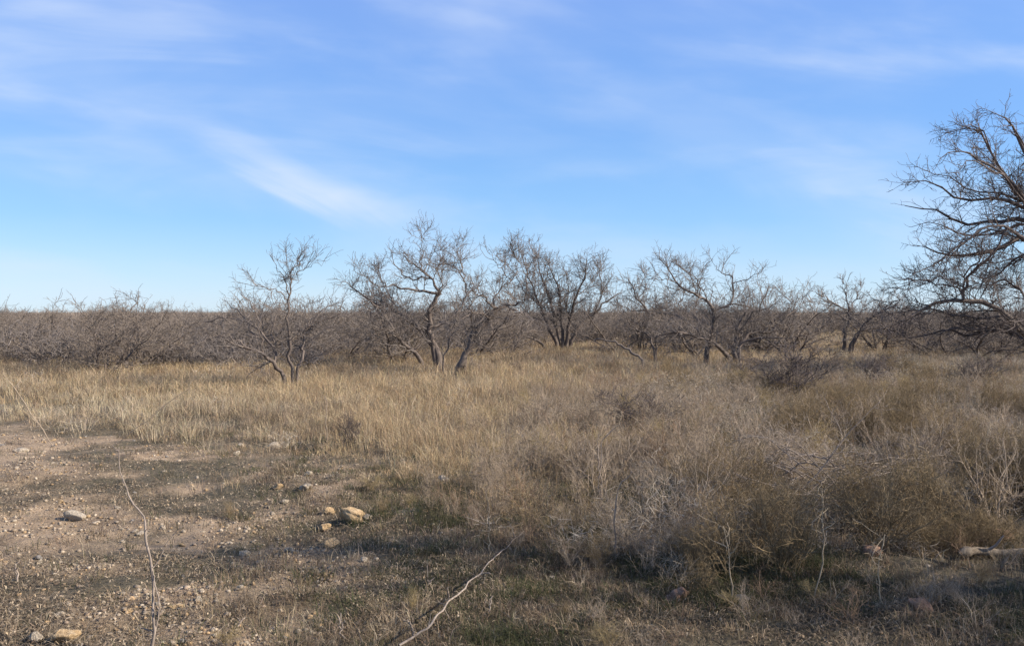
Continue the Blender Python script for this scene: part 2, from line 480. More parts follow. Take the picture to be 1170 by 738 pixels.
# ------------------------------------------------------------------ stones
def stone_mat(name, c0, c1, c2):
    m, nt, b = mat_new(name)
    tc = nt.nodes.new("ShaderNodeTexCoord")
    n = nt.nodes.new("ShaderNodeTexNoise"); n.inputs["Scale"].default_value = 3.5; n.inputs["Detail"].default_value = 9; n.inputs["Roughness"].default_value = .7
    oi = nt.nodes.new("ShaderNodeObjectInfo"); ad = nt.nodes.new("ShaderNodeVectorMath"); ad.operation = 'ADD'
    nt.links.new(tc.outputs["Object"], ad.inputs[0]); nt.links.new(oi.outputs["Location"], ad.inputs[1])
    nt.links.new(ad.outputs[0], n.inputs["Vector"])
    r = ramp(nt, [(.3, c0), (.5, c1), (.7, c2)]); nt.links.new(n.outputs["Fac"], r.inputs[0])
    nt.links.new(r.outputs[0], b.inputs["Base Color"])
    bp = nt.nodes.new("ShaderNodeBump"); bp.inputs["Strength"].default_value = .7; bp.inputs["Distance"].default_value = .08
    nt.links.new(n.outputs["Fac"], bp.inputs["Height"]); nt.links.new(bp.outputs[0], b.inputs["Normal"])
    return m

M_ST_OR = stone_mat("ochre_stone", (.26, .17, .09), (.42, .29, .16), (.52, .40, .26))
M_ST_PALE = stone_mat("pale_stone", (.24, .195, .145), (.40, .33, .25), (.51, .44, .35))
M_ST_GREY = stone_mat("grey_stone", (.16, .14, .125), (.28, .25, .22), (.38, .34, .3))
M_ST_RED = stone_mat("russet_stone", (.17, .10, .07), (.30, .18, .12), (.38, .25, .18))

def icosphere(sub):
    import bmesh
    bm = bmesh.new(); bmesh.ops.create_icosphere(bm, subdivisions=sub, radius=1)
    bm.verts.ensure_lookup_table()
    v = np.array([x.co[:] for x in bm.verts]); f = np.array([[l.index for l in t.verts] for t in bm.faces]); bm.free()
    return v, f
ICO3 = icosphere(4); ICO2 = icosphere(2)

def stone_mesh(seed, mat, ico=None):
    v, f = ico if ico is not None else ICO3
    rg = np.random.default_rng(seed); v = v.copy()
    for _ in range(12):                         # chip flat faces off
        d = rg.normal(size=3); d /= np.linalg.norm(d)
        h = rg.uniform(.5, .88); s = v @ d
        over = s > h
        v[over] -= np.outer((s[over] - h) * .85, d)
    v *= 1 + .10 * np.sin(v @ rg.normal(0, 3, 3) + rg.random() * 6)[:, None] + .03 * np.sin(v @ rg.normal(0, 9, 3))[:, None]
    v *= np.array([1, rg.uniform(.65, .9), rg.uniform(.45, .65)])
    return np_mesh("stone", v, None, f, [mat], smooth=True)

def build_stones():
    kinds = {'o': M_ST_OR, 'p': M_ST_PALE, 'g': M_ST_GREY, 'r': M_ST_RED}
    T = [  # px, py(bottom), width px, kind, label
        (403, 600, 38, 'o', "largest ochre stone, low and long, in the cluster on the clearing"),
        (370, 601, 15, 'o', "rounded yellowish stone just left of the largest ochre stone"),
        (376, 586, 15, 'o', "small flat ochre stone above and behind the left of the largest one"),
        (379, 622, 20, 'o', "deep orange stone lying in front of the largest ochre stone"),
        (350, 565, 15, 'p', "pale rough stone behind and left of the ochre stone cluster"),
        (318, 561, 11, 'o', "small ochre stone left of the pale rough stone on the clearing"),
        (331, 624, 13, 'p', "pale stone left of the deep orange stone"),
        (279, 628, 14, 'p', "pale stone at the edge of the shadow left of the ochre cluster"),
        (275, 675, 11, 'p', "small pale stone in the dark litter near the bottom of the clearing"),
        (247, 689, 8, 'p', "tiny pale stone beside the dark green patch in the clearing"),
        (68, 708, 12, 'p', "whitish stone near the bottom left corner"),
        (41, 737, 18, 'p', "pale chipped stone cut by the bottom edge of the view at far left"),
        (74, 738, 28, 'o', "broad ochre stone at the bottom edge of the view left of the bare sapling"),
        (88, 594, 22, 'p', "flat pale slab of stone on the bare dirt at left"),
        (275, 508, 8, 'p', "white stone at the back of the clearing near the grass edge"),
        (271, 520, 9, 'p', "pale stone just in front of the white one at the back of the clearing"),
        (24, 519, 14, 'p', "pale flat stone at the left edge of the clearing"),
        (352, 549, 10, 'p', "bright flat stone behind the pale rough stone"),
        (312, 512, 14, 'p', "long thin pale stone near the grass edge"),
        (469, 542, 15, 'o', "left of two ochre stones in the short grass right of the clearing"),
        (487, 542, 14, 'o', "right of two ochre stones in the short grass right of the clearing"),
        (430, 543, 8, 'o', "small ochre stone in the thin grass behind the ochre cluster"),
        (505, 559, 15, 'p', "flat pale stone in front of the pair of ochre stones"),
        (539, 577, 18, 'o', "ochre stone half hidden in grass near the leaning stalk"),
        (416, 644, 9, 'p', "small yellow white stone below the deep orange stone"),
        (631, 663, 8, 'p', "small pale stone right of the fallen stick"),
        (849, 690, 16, 'g', "grey stone in the green undergrowth before the tall weeds"),
        (774, 688, 24, 'r', "brown stone in shadow before the tall weeds"),
        (845, 718, 8, 'g', "small light grey stone below the grey stone near the bottom edge"),
        (1099, 643, 16, 'o', "orange stone beside the sunlit log at right"),
        (1052, 716, 26, 'r', "reddish stone in deep shadow near the bottom right"),
        (1147, 632, 26, 'r', "large brown stone behind the log at the right edge"),
        (996, 654, 24, 'r', "russet stone among the feet of the tall weeds"),
        (294, 640, 8, 'p', "small pale stone between the shadow and the fallen stick"),
        (420, 598, 12, 'p', "pale chip touching the right side of the largest ochre stone"),
    ]
    for i, (px, py, w, k, lab) in enumerate(T):
        p = ground_at(px, py - w * .12)
        s = w / FPX * p[1] / 2 * 1.2
        o = obj("stone", stone_mesh(100 + i, kinds[k]))
        o.location = (p[0], p[1], gh(p[0], p[1]) + s * .34)
        o.scale = (s, s, s * (.8 if w > 30 else 1)); o.rotation_euler = (rng.normal(0, .15), rng.normal(0, .15), rng.uniform(-.5, .5) if w > 20 else rng.random() * 6)
        tag(o, lab, "stone", "stones on the ground")
    tmpl = [stone_mesh(300 + i, [M_ST_PALE, M_ST_PALE, M_ST_OR, M_ST_GREY, M_ST_PALE, M_ST_OR][i], icosphere(3)) for i in range(6)]
    labs = {0: "small pale stone scattered over the bare clearing", 2: "small ochre stone scattered over the bare clearing", 3: "small grey stone scattered over the bare clearing"}
    key = [0, 0, 2, 3, 0, 2]
    n = 0
    while n < 250:
        y = 3.9 * (12.6 / 3.9) ** (rng.random() ** .9); x = rng.uniform(-.64, .35) * y
        e, px, py = edge(np.array([x]), np.array([y]))
        if e[0] > 0: continue
        if rng.random() > clear_mask(np.array([x]), np.array([y]), e, px, py)[0] * .9 + .06: continue
        if rng.random() > np.clip((fbm(np.array([x]), np.array([y]), .7, 97)[0] - .42) * 9, .05, 1): continue
        i = rng.integers(0, 6)
        s = .012 + .026 * rng.random() ** 2.2
        o = obj("stone", tmpl[i]); o.location = (x, y, float(gh(x, y)) + s * .12); o.scale = (s * rng.uniform(.8, 1.4), s, s)
        o.rotation_euler = (rng.normal(0, .2), rng.normal(0, .2), rng.random() * 6)
        tag(o, labs[key[i]], "stone", "small stones on the clearing: " + ["pale", "pale", "ochre", "grey", "pale", "ochre"][i]); n += 1
    # gravel
    v, f = ICO2
    v = v[:]; N = 52000
    y = 3.4 * (13 / 3.4) ** rng.random(N); x = rng.uniform(-.7, .5, N) * y
    e, px, py = edge(x, y); k = (e < 4) & (rng.random(N) < clear_mask(x, y, e, px, py) * .95 + .04) & (rng.random(N) < np.clip((fbm(x, y, .6, 98) - .38) * 6, .12, 1))
    x, y = x[k], y[k]; N = len(x)
    v1, f1 = icosphere(1)
    s = .003 + .016 * rng.random(N) ** 2.8
    S = s[:, None] * rng.uniform(.6, 1.4, (N, 3)) * np.array([1, 1, .6])
    jit = 1 + rng.normal(0, .16, (N, len(v1), 1))
    V = v1[None] * jit * S[:, None, :]
    a = rng.random(N) * 6.3; ca, sa = np.cos(a)[:, None], np.sin(a)[:, None]
    V = np.stack([V[..., 0] * ca - V[..., 1] * sa, V[..., 0] * sa + V[..., 1] * ca, V[..., 2]], -1)
    V += np.stack([x, y, gh(x, y) + s * .3], 1)[:, None, :]
    F = (f1[None] + (np.arange(N) * len(v1))[:, None, None]).reshape(-1, 3)
    pal = np.array([(.38, .305, .225), (.33, .26, .19), (.44, .36, .27), (.38, .26, .15), (.24, .195, .15), (.28, .21, .155)])
    c = pal[rng.integers(0, 6, N)] * rng.uniform(.7, 1.1, (N, 1))
    me = np_mesh("gravel", V.reshape(-1, 3), None, F, [M_LITTER], np.repeat(c, len(v1), axis=0))
    tag(obj("gravel", me), "fine pale gravel covering the bare clearing", "gravel", kind="stuff")

# ------------------------------------------------------------------ trees
def finish_tree(name, label, group, base, stems, limbs, crown, mats, cat="tree", sides=7):
    root = empty(name, base); tag(root, label, cat, group)
    b = np.asarray(base)
    def put(nm, batches, mat, sd, sm=True):
        v, q = tubes([(P - b, R) for P, R in batches], sd)
        obj(nm, np_mesh(nm, v, q, None, [mat], smooth=sm), root)
    put("trunk", [(p[None], r[None]) for p, r in stems], mats[0], sides)
    for p, r in limbs: put("limb", [(p[None], r[None])], mats[1], 6)
    if crown: put("crown", crown, mats[2], 3, False)
    return root

def traced_tree(name, label, group, Y, stems, limbs, seed, dens=1.0, size=1.0, rmin=.0045, mats=None, spread=1.3, b_rad=.075, ground_px=None, upb=.25, thin=.72, double=0):
    """stems / limbs: (photo polyline, r0, r1, dY0, dY1)"""
    rg = np.random.default_rng(seed)
    S, Lm = [], []
    if double:                                   # companion limbs beside the traced ones
        extra = []
        for pts, r0, r1, d0, d1 in limbs:
            for _ in range(double):
                n = len(pts); off = rg.normal(0, 16, 2)
                extra.append(([(x + off[0] * i / n + rg.normal(0, 3), y + off[1] * i / n + rg.normal(0, 3)) for i, (x, y) in enumerate(pts)], r0 * .6, r1 * .7, d0, d1 + rg.normal(0, 1.2)))
        limbs = limbs + extra
    def conv(item, K, jit):
        pts, r0, r1, d0, d1 = item
        n = len(pts); r0 *= thin * 1.1; r1 *= thin
        W = [at(px, py, Y + d0 + (d1 - d0) * i / (n - 1)) for i, (px, py) in enumerate(pts)]
        return resample(W, np.linspace(r0, r1, n), K, jit, rg)
    for it in stems:
        p, r = conv(it, 14, .028)
        if it[0][0][1] > 380 and p[0, 2] < 1.0:     # root the stem in the ground
            d = (p[0] - p[1]); d /= max(np.linalg.norm(d), 1e-6); d = d * .5; d[2] = -1
            L = p[0, 2] + .08
            foot = p[0] + np.array([d[0] * L * .5, d[1] * L * .5, -L])
            p = np.vstack([foot, (foot + p[0]) / 2, p]); r = np.concatenate([[r[0] * 1.25, r[0] * 1.08], r])
        r = r * (1 + rg.normal(0, .05, len(r)))
        S.append((p, r))
    for it in limbs:
        p, r = conv(it, 12, .032); Lm.append((p, r * (1 + rg.normal(0, .05, len(r)))))
    crown = []
    both = [resample(p[3:] if len(p) > 14 else p, r[3:] if len(p) > 14 else r, 12) for p, r in S] + Lm
    P0 = np.stack([p for p, r in both]); R0 = np.stack([r for p, r in both])
    P1, R1 = sprout(P0, R0, rg, 7.2 * dens, .40 * size, 1.25 * size, 7, upb, .16, (30, 70), .12, .5, rmin * 1.7, .018 * size, short=.85)
    full = [resample(p, r, 12) for p, r in S]
    Pf = np.stack([p for p, r in full]); Rf = np.stack([r for p, r in full])
    Pl, Rl = sprout(Pf, Rf, rg, 3.6 * dens, .5 * size, 1.5 * size, 7, .02, .16, (45, 85), .22, .4, rmin * 1.7, .016 * size, tip=False)
    P1 = np.concatenate([P1, Pl]); R1 = np.concatenate([R1, Rl])
    P2, R2 = sprout(P1, R1, rg, 12 * dens, .16 * size, .58 * size, 6, .12, .16, (30, 75), .12, .6, rmin, .010)
    P3, R3 = sprout(P2, R2, rg, 8.5 * dens, .08 * size, .28 * size, 4, .08, .28, (35, 80), .1, .7, rmin * .85, .006)
    crown = [(P1, R1), (P2, R2), (P3, R3)]
    f = S[0][0][0]
    base = (f[0], f[1], float(gh(f[0], f[1])))
    return finish_tree(name, label, group, base, S, Lm, crown, mats or (M_BARK, M_LIMB, M_TWIG))

def zpts(pts, ox, oy, s):
    return [(ox + x / s, oy + y / s) for x, y in pts]

def build_hero_trees():
    G = "bare mesquite trees across the field"
    # A : slim tree on the left
    z = lambda p: zpts(p, 220, 270, 4.1)
    traced_tree("mesquite_tree", "slender bare tree left of centre, thin stem above low wide crown", G, 18.9,
        [(z([(430, 665), (375, 590), (320, 545), (250, 515), (180, 495), (110, 450)]), .06, .022, 0, -.6),
         (z([(470, 645), (455, 560), (455, 480), (440, 420), (455, 350), (455, 270)]), .05, .026, 0, .2),
         (z([(490, 630), (510, 560), (510, 500), (535, 430), (600, 400), (680, 370)]), .045, .018, 0, .5)],
        [(z([(385, 590), (380, 490), (370, 440), (390, 380), (410, 300)]), .035, .012, 0, .6),
         (z([(380, 520), (350, 480), (290, 425), (240, 400), (150, 380), (60, 400)]), .035, .012, 0, .3),
         (z([(455, 275), (425, 210), (400, 160), (375, 110)]), .02, .006, .2, .1),
         (z([(455, 275), (465, 200), (480, 140), (510, 85)]), .022, .006, .2, .3),
         (z([(465, 200), (510, 160), (560, 140), (615, 118)]), .014, .005, .25, .5),
         (z([(455, 300), (400, 260), (330, 240), (260, 225)]), .017, .006, .2, -.4),
         (z([(460, 490), (500, 465), (560, 410), (620, 340), (700, 310)]), .028, .01, .1, .8),
         (z([(250, 515), (170, 470), (90, 480), (10, 520)]), .02, .008, -.5, -1.1),
         (z([(310, 545), (300, 480), (255, 410), (200, 340), (150, 300)]), .025, .008, -.2, .8),
         (z([(330, 545), (320, 440), (280, 330), (230, 260)]), .02, .007, -.2, -.5)],
        11, 1.15, .74, .0044, upb=.12)
    # B, C, D
    z = lambda p: zpts(p, 380, 250, 3.44)
    traced_tree("mesquite_tree", "broad bare mesquite with a bowed dark trunk and the tallest central twigs", G, 26,
        [(z([(415, 535), (385, 460), (380, 400), (390, 340), (425, 290)]), .13, .075, 0, 0),
         (z([(350, 565), (300, 510), (240, 440), (200, 370), (150, 325)]), .09, .035, -.2, -1.2),
         (z([(395, 500), (330, 425), (270, 385), (220, 345), (150, 320), (70, 265)]), .10, .025, 0, .4)],
        [(z([(425, 290), (370, 285), (300, 280), (240, 265), (180, 270)]), .06, .02, 0, -.9),
         (z([(425, 290), (400, 250), (360, 210), (310, 180), (280, 145)]), .055, .012, 0, .4),
         (z([(375, 225), (350, 190), (350, 130), (345, 45)]), .035, .008, .2, .3),
         (z([(385, 235), (300, 235), (255, 200), (235, 175)]), .035, .012, .1, -.4),
         (z([(385, 420), (450, 400), (500, 355), (535, 290), (580, 250)]), .06, .02, 0, .9),
         (z([(530, 300), (515, 240), (500, 210), (440, 200)]), .03, .01, .7, .3),
         (z([(520, 250), (510, 180), (495, 120)]), .025, .008, .7, 1.2),
         (z([(400, 330), (430, 260), (410, 200), (450, 150)]), .03, .01, 0, -.8),
         (z([(360, 210), (380, 160), (410, 110)]), .02, .007, .2, .9),
         (z([(220, 345), (170, 270), (130, 230), (90, 210)]), .025, .008, .2, -.5),
         (z([(270, 385), (240, 320), (200, 250), (160, 200)]), .03, .009, .1, 1.0),
         (z([(240, 440), (180, 430), (130, 410), (90, 440)]), .03, .01, -.8, -1.6)],
        12, 1.0, 1.0, .0055, upb=.2)
    traced_tree("mesquite_tree", "bare mesquite with a grey leaning trunk slanting right just beside the bowed dark one", G, 22.5,
        [(z([(495, 585), (530, 510), (560, 440), (620, 390), (650, 350), (720, 340)]), .12, .045, 0, .5),
         (z([(520, 540), (560, 470), (600, 410), (640, 360)]), .08, .05, .1, .3),
         (z([(435, 560), (460, 480), (475, 410), (490, 360)]), .03, .012, .6, .9)],
        [(z([(635, 360), (600, 310), (560, 300), (540, 260)]), .035, .012, .3, -.2),
         (z([(640, 350), (640, 300), (700, 240), (740, 190)]), .035, .01, .3, .9),
         (z([(560, 445), (545, 390), (550, 330), (570, 270)]), .035, .01, .2, -.5),
         (z([(700, 240), (650, 180), (620, 140)]), .02, .006, .8, .6),
         (z([(720, 340), (760, 300), (760, 240), (745, 190)]), .03, .008, .5, .1),
         (z([(620, 390), (580, 370), (530, 385), (490, 400)]), .025, .01, .3, -.6),
         (z([(690, 340), (740, 370), (790, 400)]), .025, .008, .5, -.3)],
        13, 1.0, .82, .0053)
    traced_tree("mesquite_tree", "dense many stemmed bare mesquite fanning upwards right of the leaning pair", G, 38,
        [(z([(880, 485), (850, 420), (820, 350), (780, 250), (745, 150)]), .11, .02, -.2, -.8),
         (z([(905, 485), (900, 400), (890, 290), (870, 230), (850, 170)]), .10, .02, 0, .3),
         (z([(920, 485), (930, 400), (960, 300), (990, 230), (1000, 150)]), .11, .02, 0, -.2),
         (z([(938, 480), (970, 420), (1030, 370), (1080, 320), (1130, 290)]), .11, .022, .1, .8),
         (z([(895, 485), (870, 400), (850, 300), (820, 230), (805, 150)]), .09, .02, .2, 1.2),
         (z([(845, 520), (810, 480), (760, 465), (690, 455), (630, 435)]), .08, .03, -1.6, -2.4)],
        [(z([(840, 400), (780, 380), (730, 330), (690, 290)]), .045, .015, -.3, -1),
         (z([(930, 400), (920, 330), (930, 260), (910, 200)]), .04, .012, 0, -1),
         (z([(1030, 370), (1060, 290), (1050, 220), (1040, 170)]), .04, .012, .4, -.5),
         (z([(960, 300), (1010, 270), (1050, 200)]), .03, .01, -.1, .8),
         (z([(820, 350), (760, 290), (700, 200), (650, 150)]), .04, .01, -.5, .5),
         (z([(745, 190), (720, 150), (700, 110)]), .02, .008, -.8, -1),
         (z([(780, 250), (800, 180), (790, 110)]), .025, .008, -.6, .3)],
        14, .95, 1.15, .0075)
    # E, F, H
    z = lambda p: zpts(p, 680, 270, 3.44)
    traced_tree("mesquite_tree", "spreading bare mesquite with a forked trunk and long flat lower limbs, right of centre", G, 27.5,
        [(z([(555, 480), (545, 430), (560, 390), (562, 350), (590, 300)]), .11, .04, 0, .3),
         (z([(535, 485), (480, 430), (400, 395), (330, 380), (260, 385)]), .09, .03, 0, -.9),
         (z([(440, 440), (460, 350), (470, 290)]), .10, .07, .3, .3),
         (z([(565, 460), (580, 410), (620, 380), (700, 370), (790, 345)]), .08, .02, 0, .6)],
        [(z([(468, 300), (430, 250), (370, 215), (320, 180), (290, 140), (255, 90)]), .065, .012, .3, -.2),
         (z([(410, 235), (412, 190), (370, 145), (330, 120)]), .03, .008, .2, .6),
         (z([(468, 300), (495, 283), (535, 258), (545, 200), (540, 155)]), .065, .02, .3, .5),
         (z([(542, 185), (560, 180), (600, 165), (650, 145)]), .03, .009, .5, .3),
         (z([(540, 165), (510, 150), (480, 130), (460, 100)]), .025, .008, .5, 1.0),
         (z([(520, 268), (590, 270), (640, 290), (700, 270), (750, 220)]), .035, .01, .4, 1.2),
         (z([(575, 420), (640, 400), (700, 398), (770, 402), (850, 380)]), .045, .01, 0, -.8),
         (z([(430, 400), (380, 350), (300, 300), (220, 260)]), .04, .01, 0, .8),
         (z([(320, 180), (270, 165), (220, 155)]), .02, .007, 0, -.4),
         (z([(555, 380), (610, 320), (660, 260), (680, 200)]), .035, .009, .1, -.5),
         (z([(700, 370), (740, 320), (790, 290), (830, 230)]), .03, .009, .4, .9)],
        15, 1.0, 1.0, .0058)
    traced_tree("mesquite_tree", "dark low mesquite with several crossing trunks behind the left side of the forked spreading one", G, 36,
        [(z([(310, 425), (280, 350), (230, 310), (170, 250), (130, 170)]), .10, .02, 0, -.8),
         (z([(330, 425), (340, 380), (380, 330), (400, 260)]), .09, .03, 0, .8),
         (z([(370, 425), (330, 370), (290, 330), (250, 300)]), .09, .03, .2, .3),
         (z([(390, 420), (410, 370), (440, 320), (480, 270)]), .07, .02, .2, -.3)],
        [(z([(230, 310), (190, 290), (140, 290), (90, 260)]), .04, .012, -.4, .4),
         (z([(170, 250), (200, 200), (190, 140)]), .03, .01, -.5, 0),
         (z([(280, 350), (220, 360), (150, 340), (100, 360)]), .04, .012, -.3, -1)],
        16, 1.0, .85, .0075)
    traced_tree("mesquite_tree", "small bare tree with an upright trunk in the gap before the large right hand tree", G, 36,
        [(z([(978, 435), (985, 370), (995, 330), (1000, 280)]), .10, .06, 0, 0)],
        [(z([(1000, 290), (985, 220), (972, 165)]), .04, .012, 0, .2),
         (z([(998, 290), (940, 265), (890, 230), (850, 215)]), .04, .01, 0, -.5),
         (z([(1000, 290), (1030, 240), (1050, 190)]), .035, .01, 0, .4),
         (z([(995, 330), (1050, 290), (1100, 280)]), .035, .01, 0, -.4)],
        17, 1.1, .75, .0075)
    traced_tree("mesquite_tree", "low bare mesquite sweeping right between small upright and largest tree", G, 34,
        [(z([(1005, 425), (1040, 380), (1100, 360), (1180, 365), (1240, 340)]), .08, .03, 0, .4),
         (z([(1015, 425), (1060, 340), (1120, 300), (1190, 260)]), .06, .02, 0, -.4)],
        [(z([(1100, 360), (1150, 310), (1210, 290)]), .03, .01, 0, .4)],
        18, 1.0, .8, .007)
    # small one and a low sweeping branch left of E
    traced_tree("mesquite_tree", "small thin bare mesquite in the grass left of the dark crossing trunks", G, 29,
        [(z([(232, 445), (215, 400), (180, 375), (140, 345), (110, 290)]), .05, .015, 0, .4),
         (z([(240, 445), (240, 390), (270, 340)]), .035, .012, 0, -.3)],
        [(z([(180, 375), (130, 380), (90, 350)]), .02, .008, .1, -.4)],
        19, 1.0, .6, .0045)
    traced_tree("dead_branch", "low arched dead branch lying in grass between the fan shaped and the forked mesquite", None, 25,
        [(z([(185, 485), (110, 430), (50, 405), (0, 412)]), .05, .02, 0, .3)], [], 20, .5, .5, .004, (M_LIMB, M_LIMB, M_TWIG))["category"] = "branch"
    # J : the large tree at the right edge
    z = lambda p: zpts(p, 900, 110, 2.237)
    traced_tree("mesquite_tree", "largest bare tree, cut by the right edge, dark arching limbs against the sky", G, 23,
        [(z([(700, 700), (680, 620), (690, 520), (700, 430)]), .24, .17, 0, 0),
         (z([(690, 680), (604, 605), (540, 545), (450, 520), (380, 530), (300, 570), (225, 600)]), .12, .022, 0, -.8),
         (z([(690, 560), (640, 460), (604, 365), (540, 388), (470, 408), (400, 408), (350, 385)]), .12, .02, 0, -1)],
        [(z([(700, 430), (650, 350), (590, 315), (540, 320), (440, 320), (380, 295), (300, 280)]), .11, .015, 0, .6),
         (z([(700, 430), (660, 320), (600, 285), (520, 265), (430, 265), (380, 230), (300, 220)]), .10, .012, 0, -.4),
         (z([(700, 430), (670, 300), (600, 260), (550, 200), (520, 150), (480, 80), (405, 95)]), .10, .012, 0, .3),
         (z([(640, 310), (570, 220), (500, 170), (440, 140), (390, 160)]), .06, .01, -.2, -1.2),
         (z([(700, 430), (700, 330), (640, 220), (600, 130), (570, 60), (520, 40)]), .10, .012, 0, -.6),
         (z([(700, 350), (710, 250), (680, 150), (640, 60)]), .08, .012, 0, .8),
         (z([(450, 520), (460, 460), (500, 420), (530, 392), (560, 340)]), .05, .025, -.5, -.9),
         (z([(450, 520), (440, 490), (380, 480), (320, 470), (270, 500)]), .035, .01, -.5, .3),
         (z([(610, 630), (540, 600), (440, 610), (400, 600), (330, 620), (280, 605)]), .07, .015, -.1, 1.2),
         (z([(560, 560), (500, 570), (430, 560), (350, 545), (260, 555)]), .05, .012, -.3, .6),
         (z([(660, 560), (600, 500), (550, 470), (510, 480), (450, 470)]), .05, .012, 0, 1.4),
         (z([(680, 640), (640, 610), (600, 570), (560, 600)]), .06, .02, 0, -.8),
         (z([(700, 430), (640, 400), (580, 420), (520, 470), (490, 520)]), .06, .015, 0, .9),
         (z([(604, 365), (540, 330), (480, 350), (420, 390), (360, 440), (300, 470)]), .05, .01, -.6, -1.6)],
        21, .85, .95, .006, (M_BARK, M_BIGT, M_BIGT), upb=.04, thin=.72, double=1)

def gen_tree(seed, H=2.6, W=3.2, nst=4, rmin=.008, dens=1.0, mats=None, name="mesquite_tree", spread=(18, 60), cat="tree"):
    """free template tree at the origin"""
    rg = np.random.default_rng(seed)
    K = 11; S = []
    for i in range(nst):
        az = (i + rg.random() * .7) * 2 * math.pi / nst
        inc = math.radians(rg.uniform(*spread))
        d = np.array([math.cos(az) * math.sin(inc), math.sin(az) * math.sin(inc), math.cos(inc)])
        L = H / max(math.cos(inc), .78) * rg.uniform(.6, .95); st = L / (K - 1)
        p = [np.array([math.cos(az) * .08, math.sin(az) * .08, -.08])]
        for k in range(1, K):
            d = d + rg.normal(0, .16, 3); d[2] += .02 if k > 5 else -.02; d /= np.linalg.norm(d)
            p.append(p[-1] + d * st)
        S.append((np.array(p), np.linspace(.052, .013, K) * rg.uniform(.7, 1.1) * H / 2.6))
    P0 = np.stack([p for p, r in S]); R0 = np.stack([r for p, r in S])
    P1, R1 = sprout(P0, R0, rg, 6 * dens, .4 * W / 3, 1.3 * W / 3, 6, .2, .25, (30, 75), .1, .55, rmin * 1.5, .018)
    P2, R2 = sprout(P1, R1, rg, 8 * dens, .2, .6, 5, .12, .32, (30, 75), .1, .6, rmin, .012)
    P3, R3 = sprout(P2, R2, rg, 5 * dens, .08, .3, 3, .1, .4, (35, 80), .1, .7, rmin * .8, .008)
    return finish_tree(name, "template", None, (0, 0, 0), S, [], [(P1, R1), (P2, R2), (P3, R3)], mats or (M_BARK, M_LIMB, M_TWIG2), cat, 5)

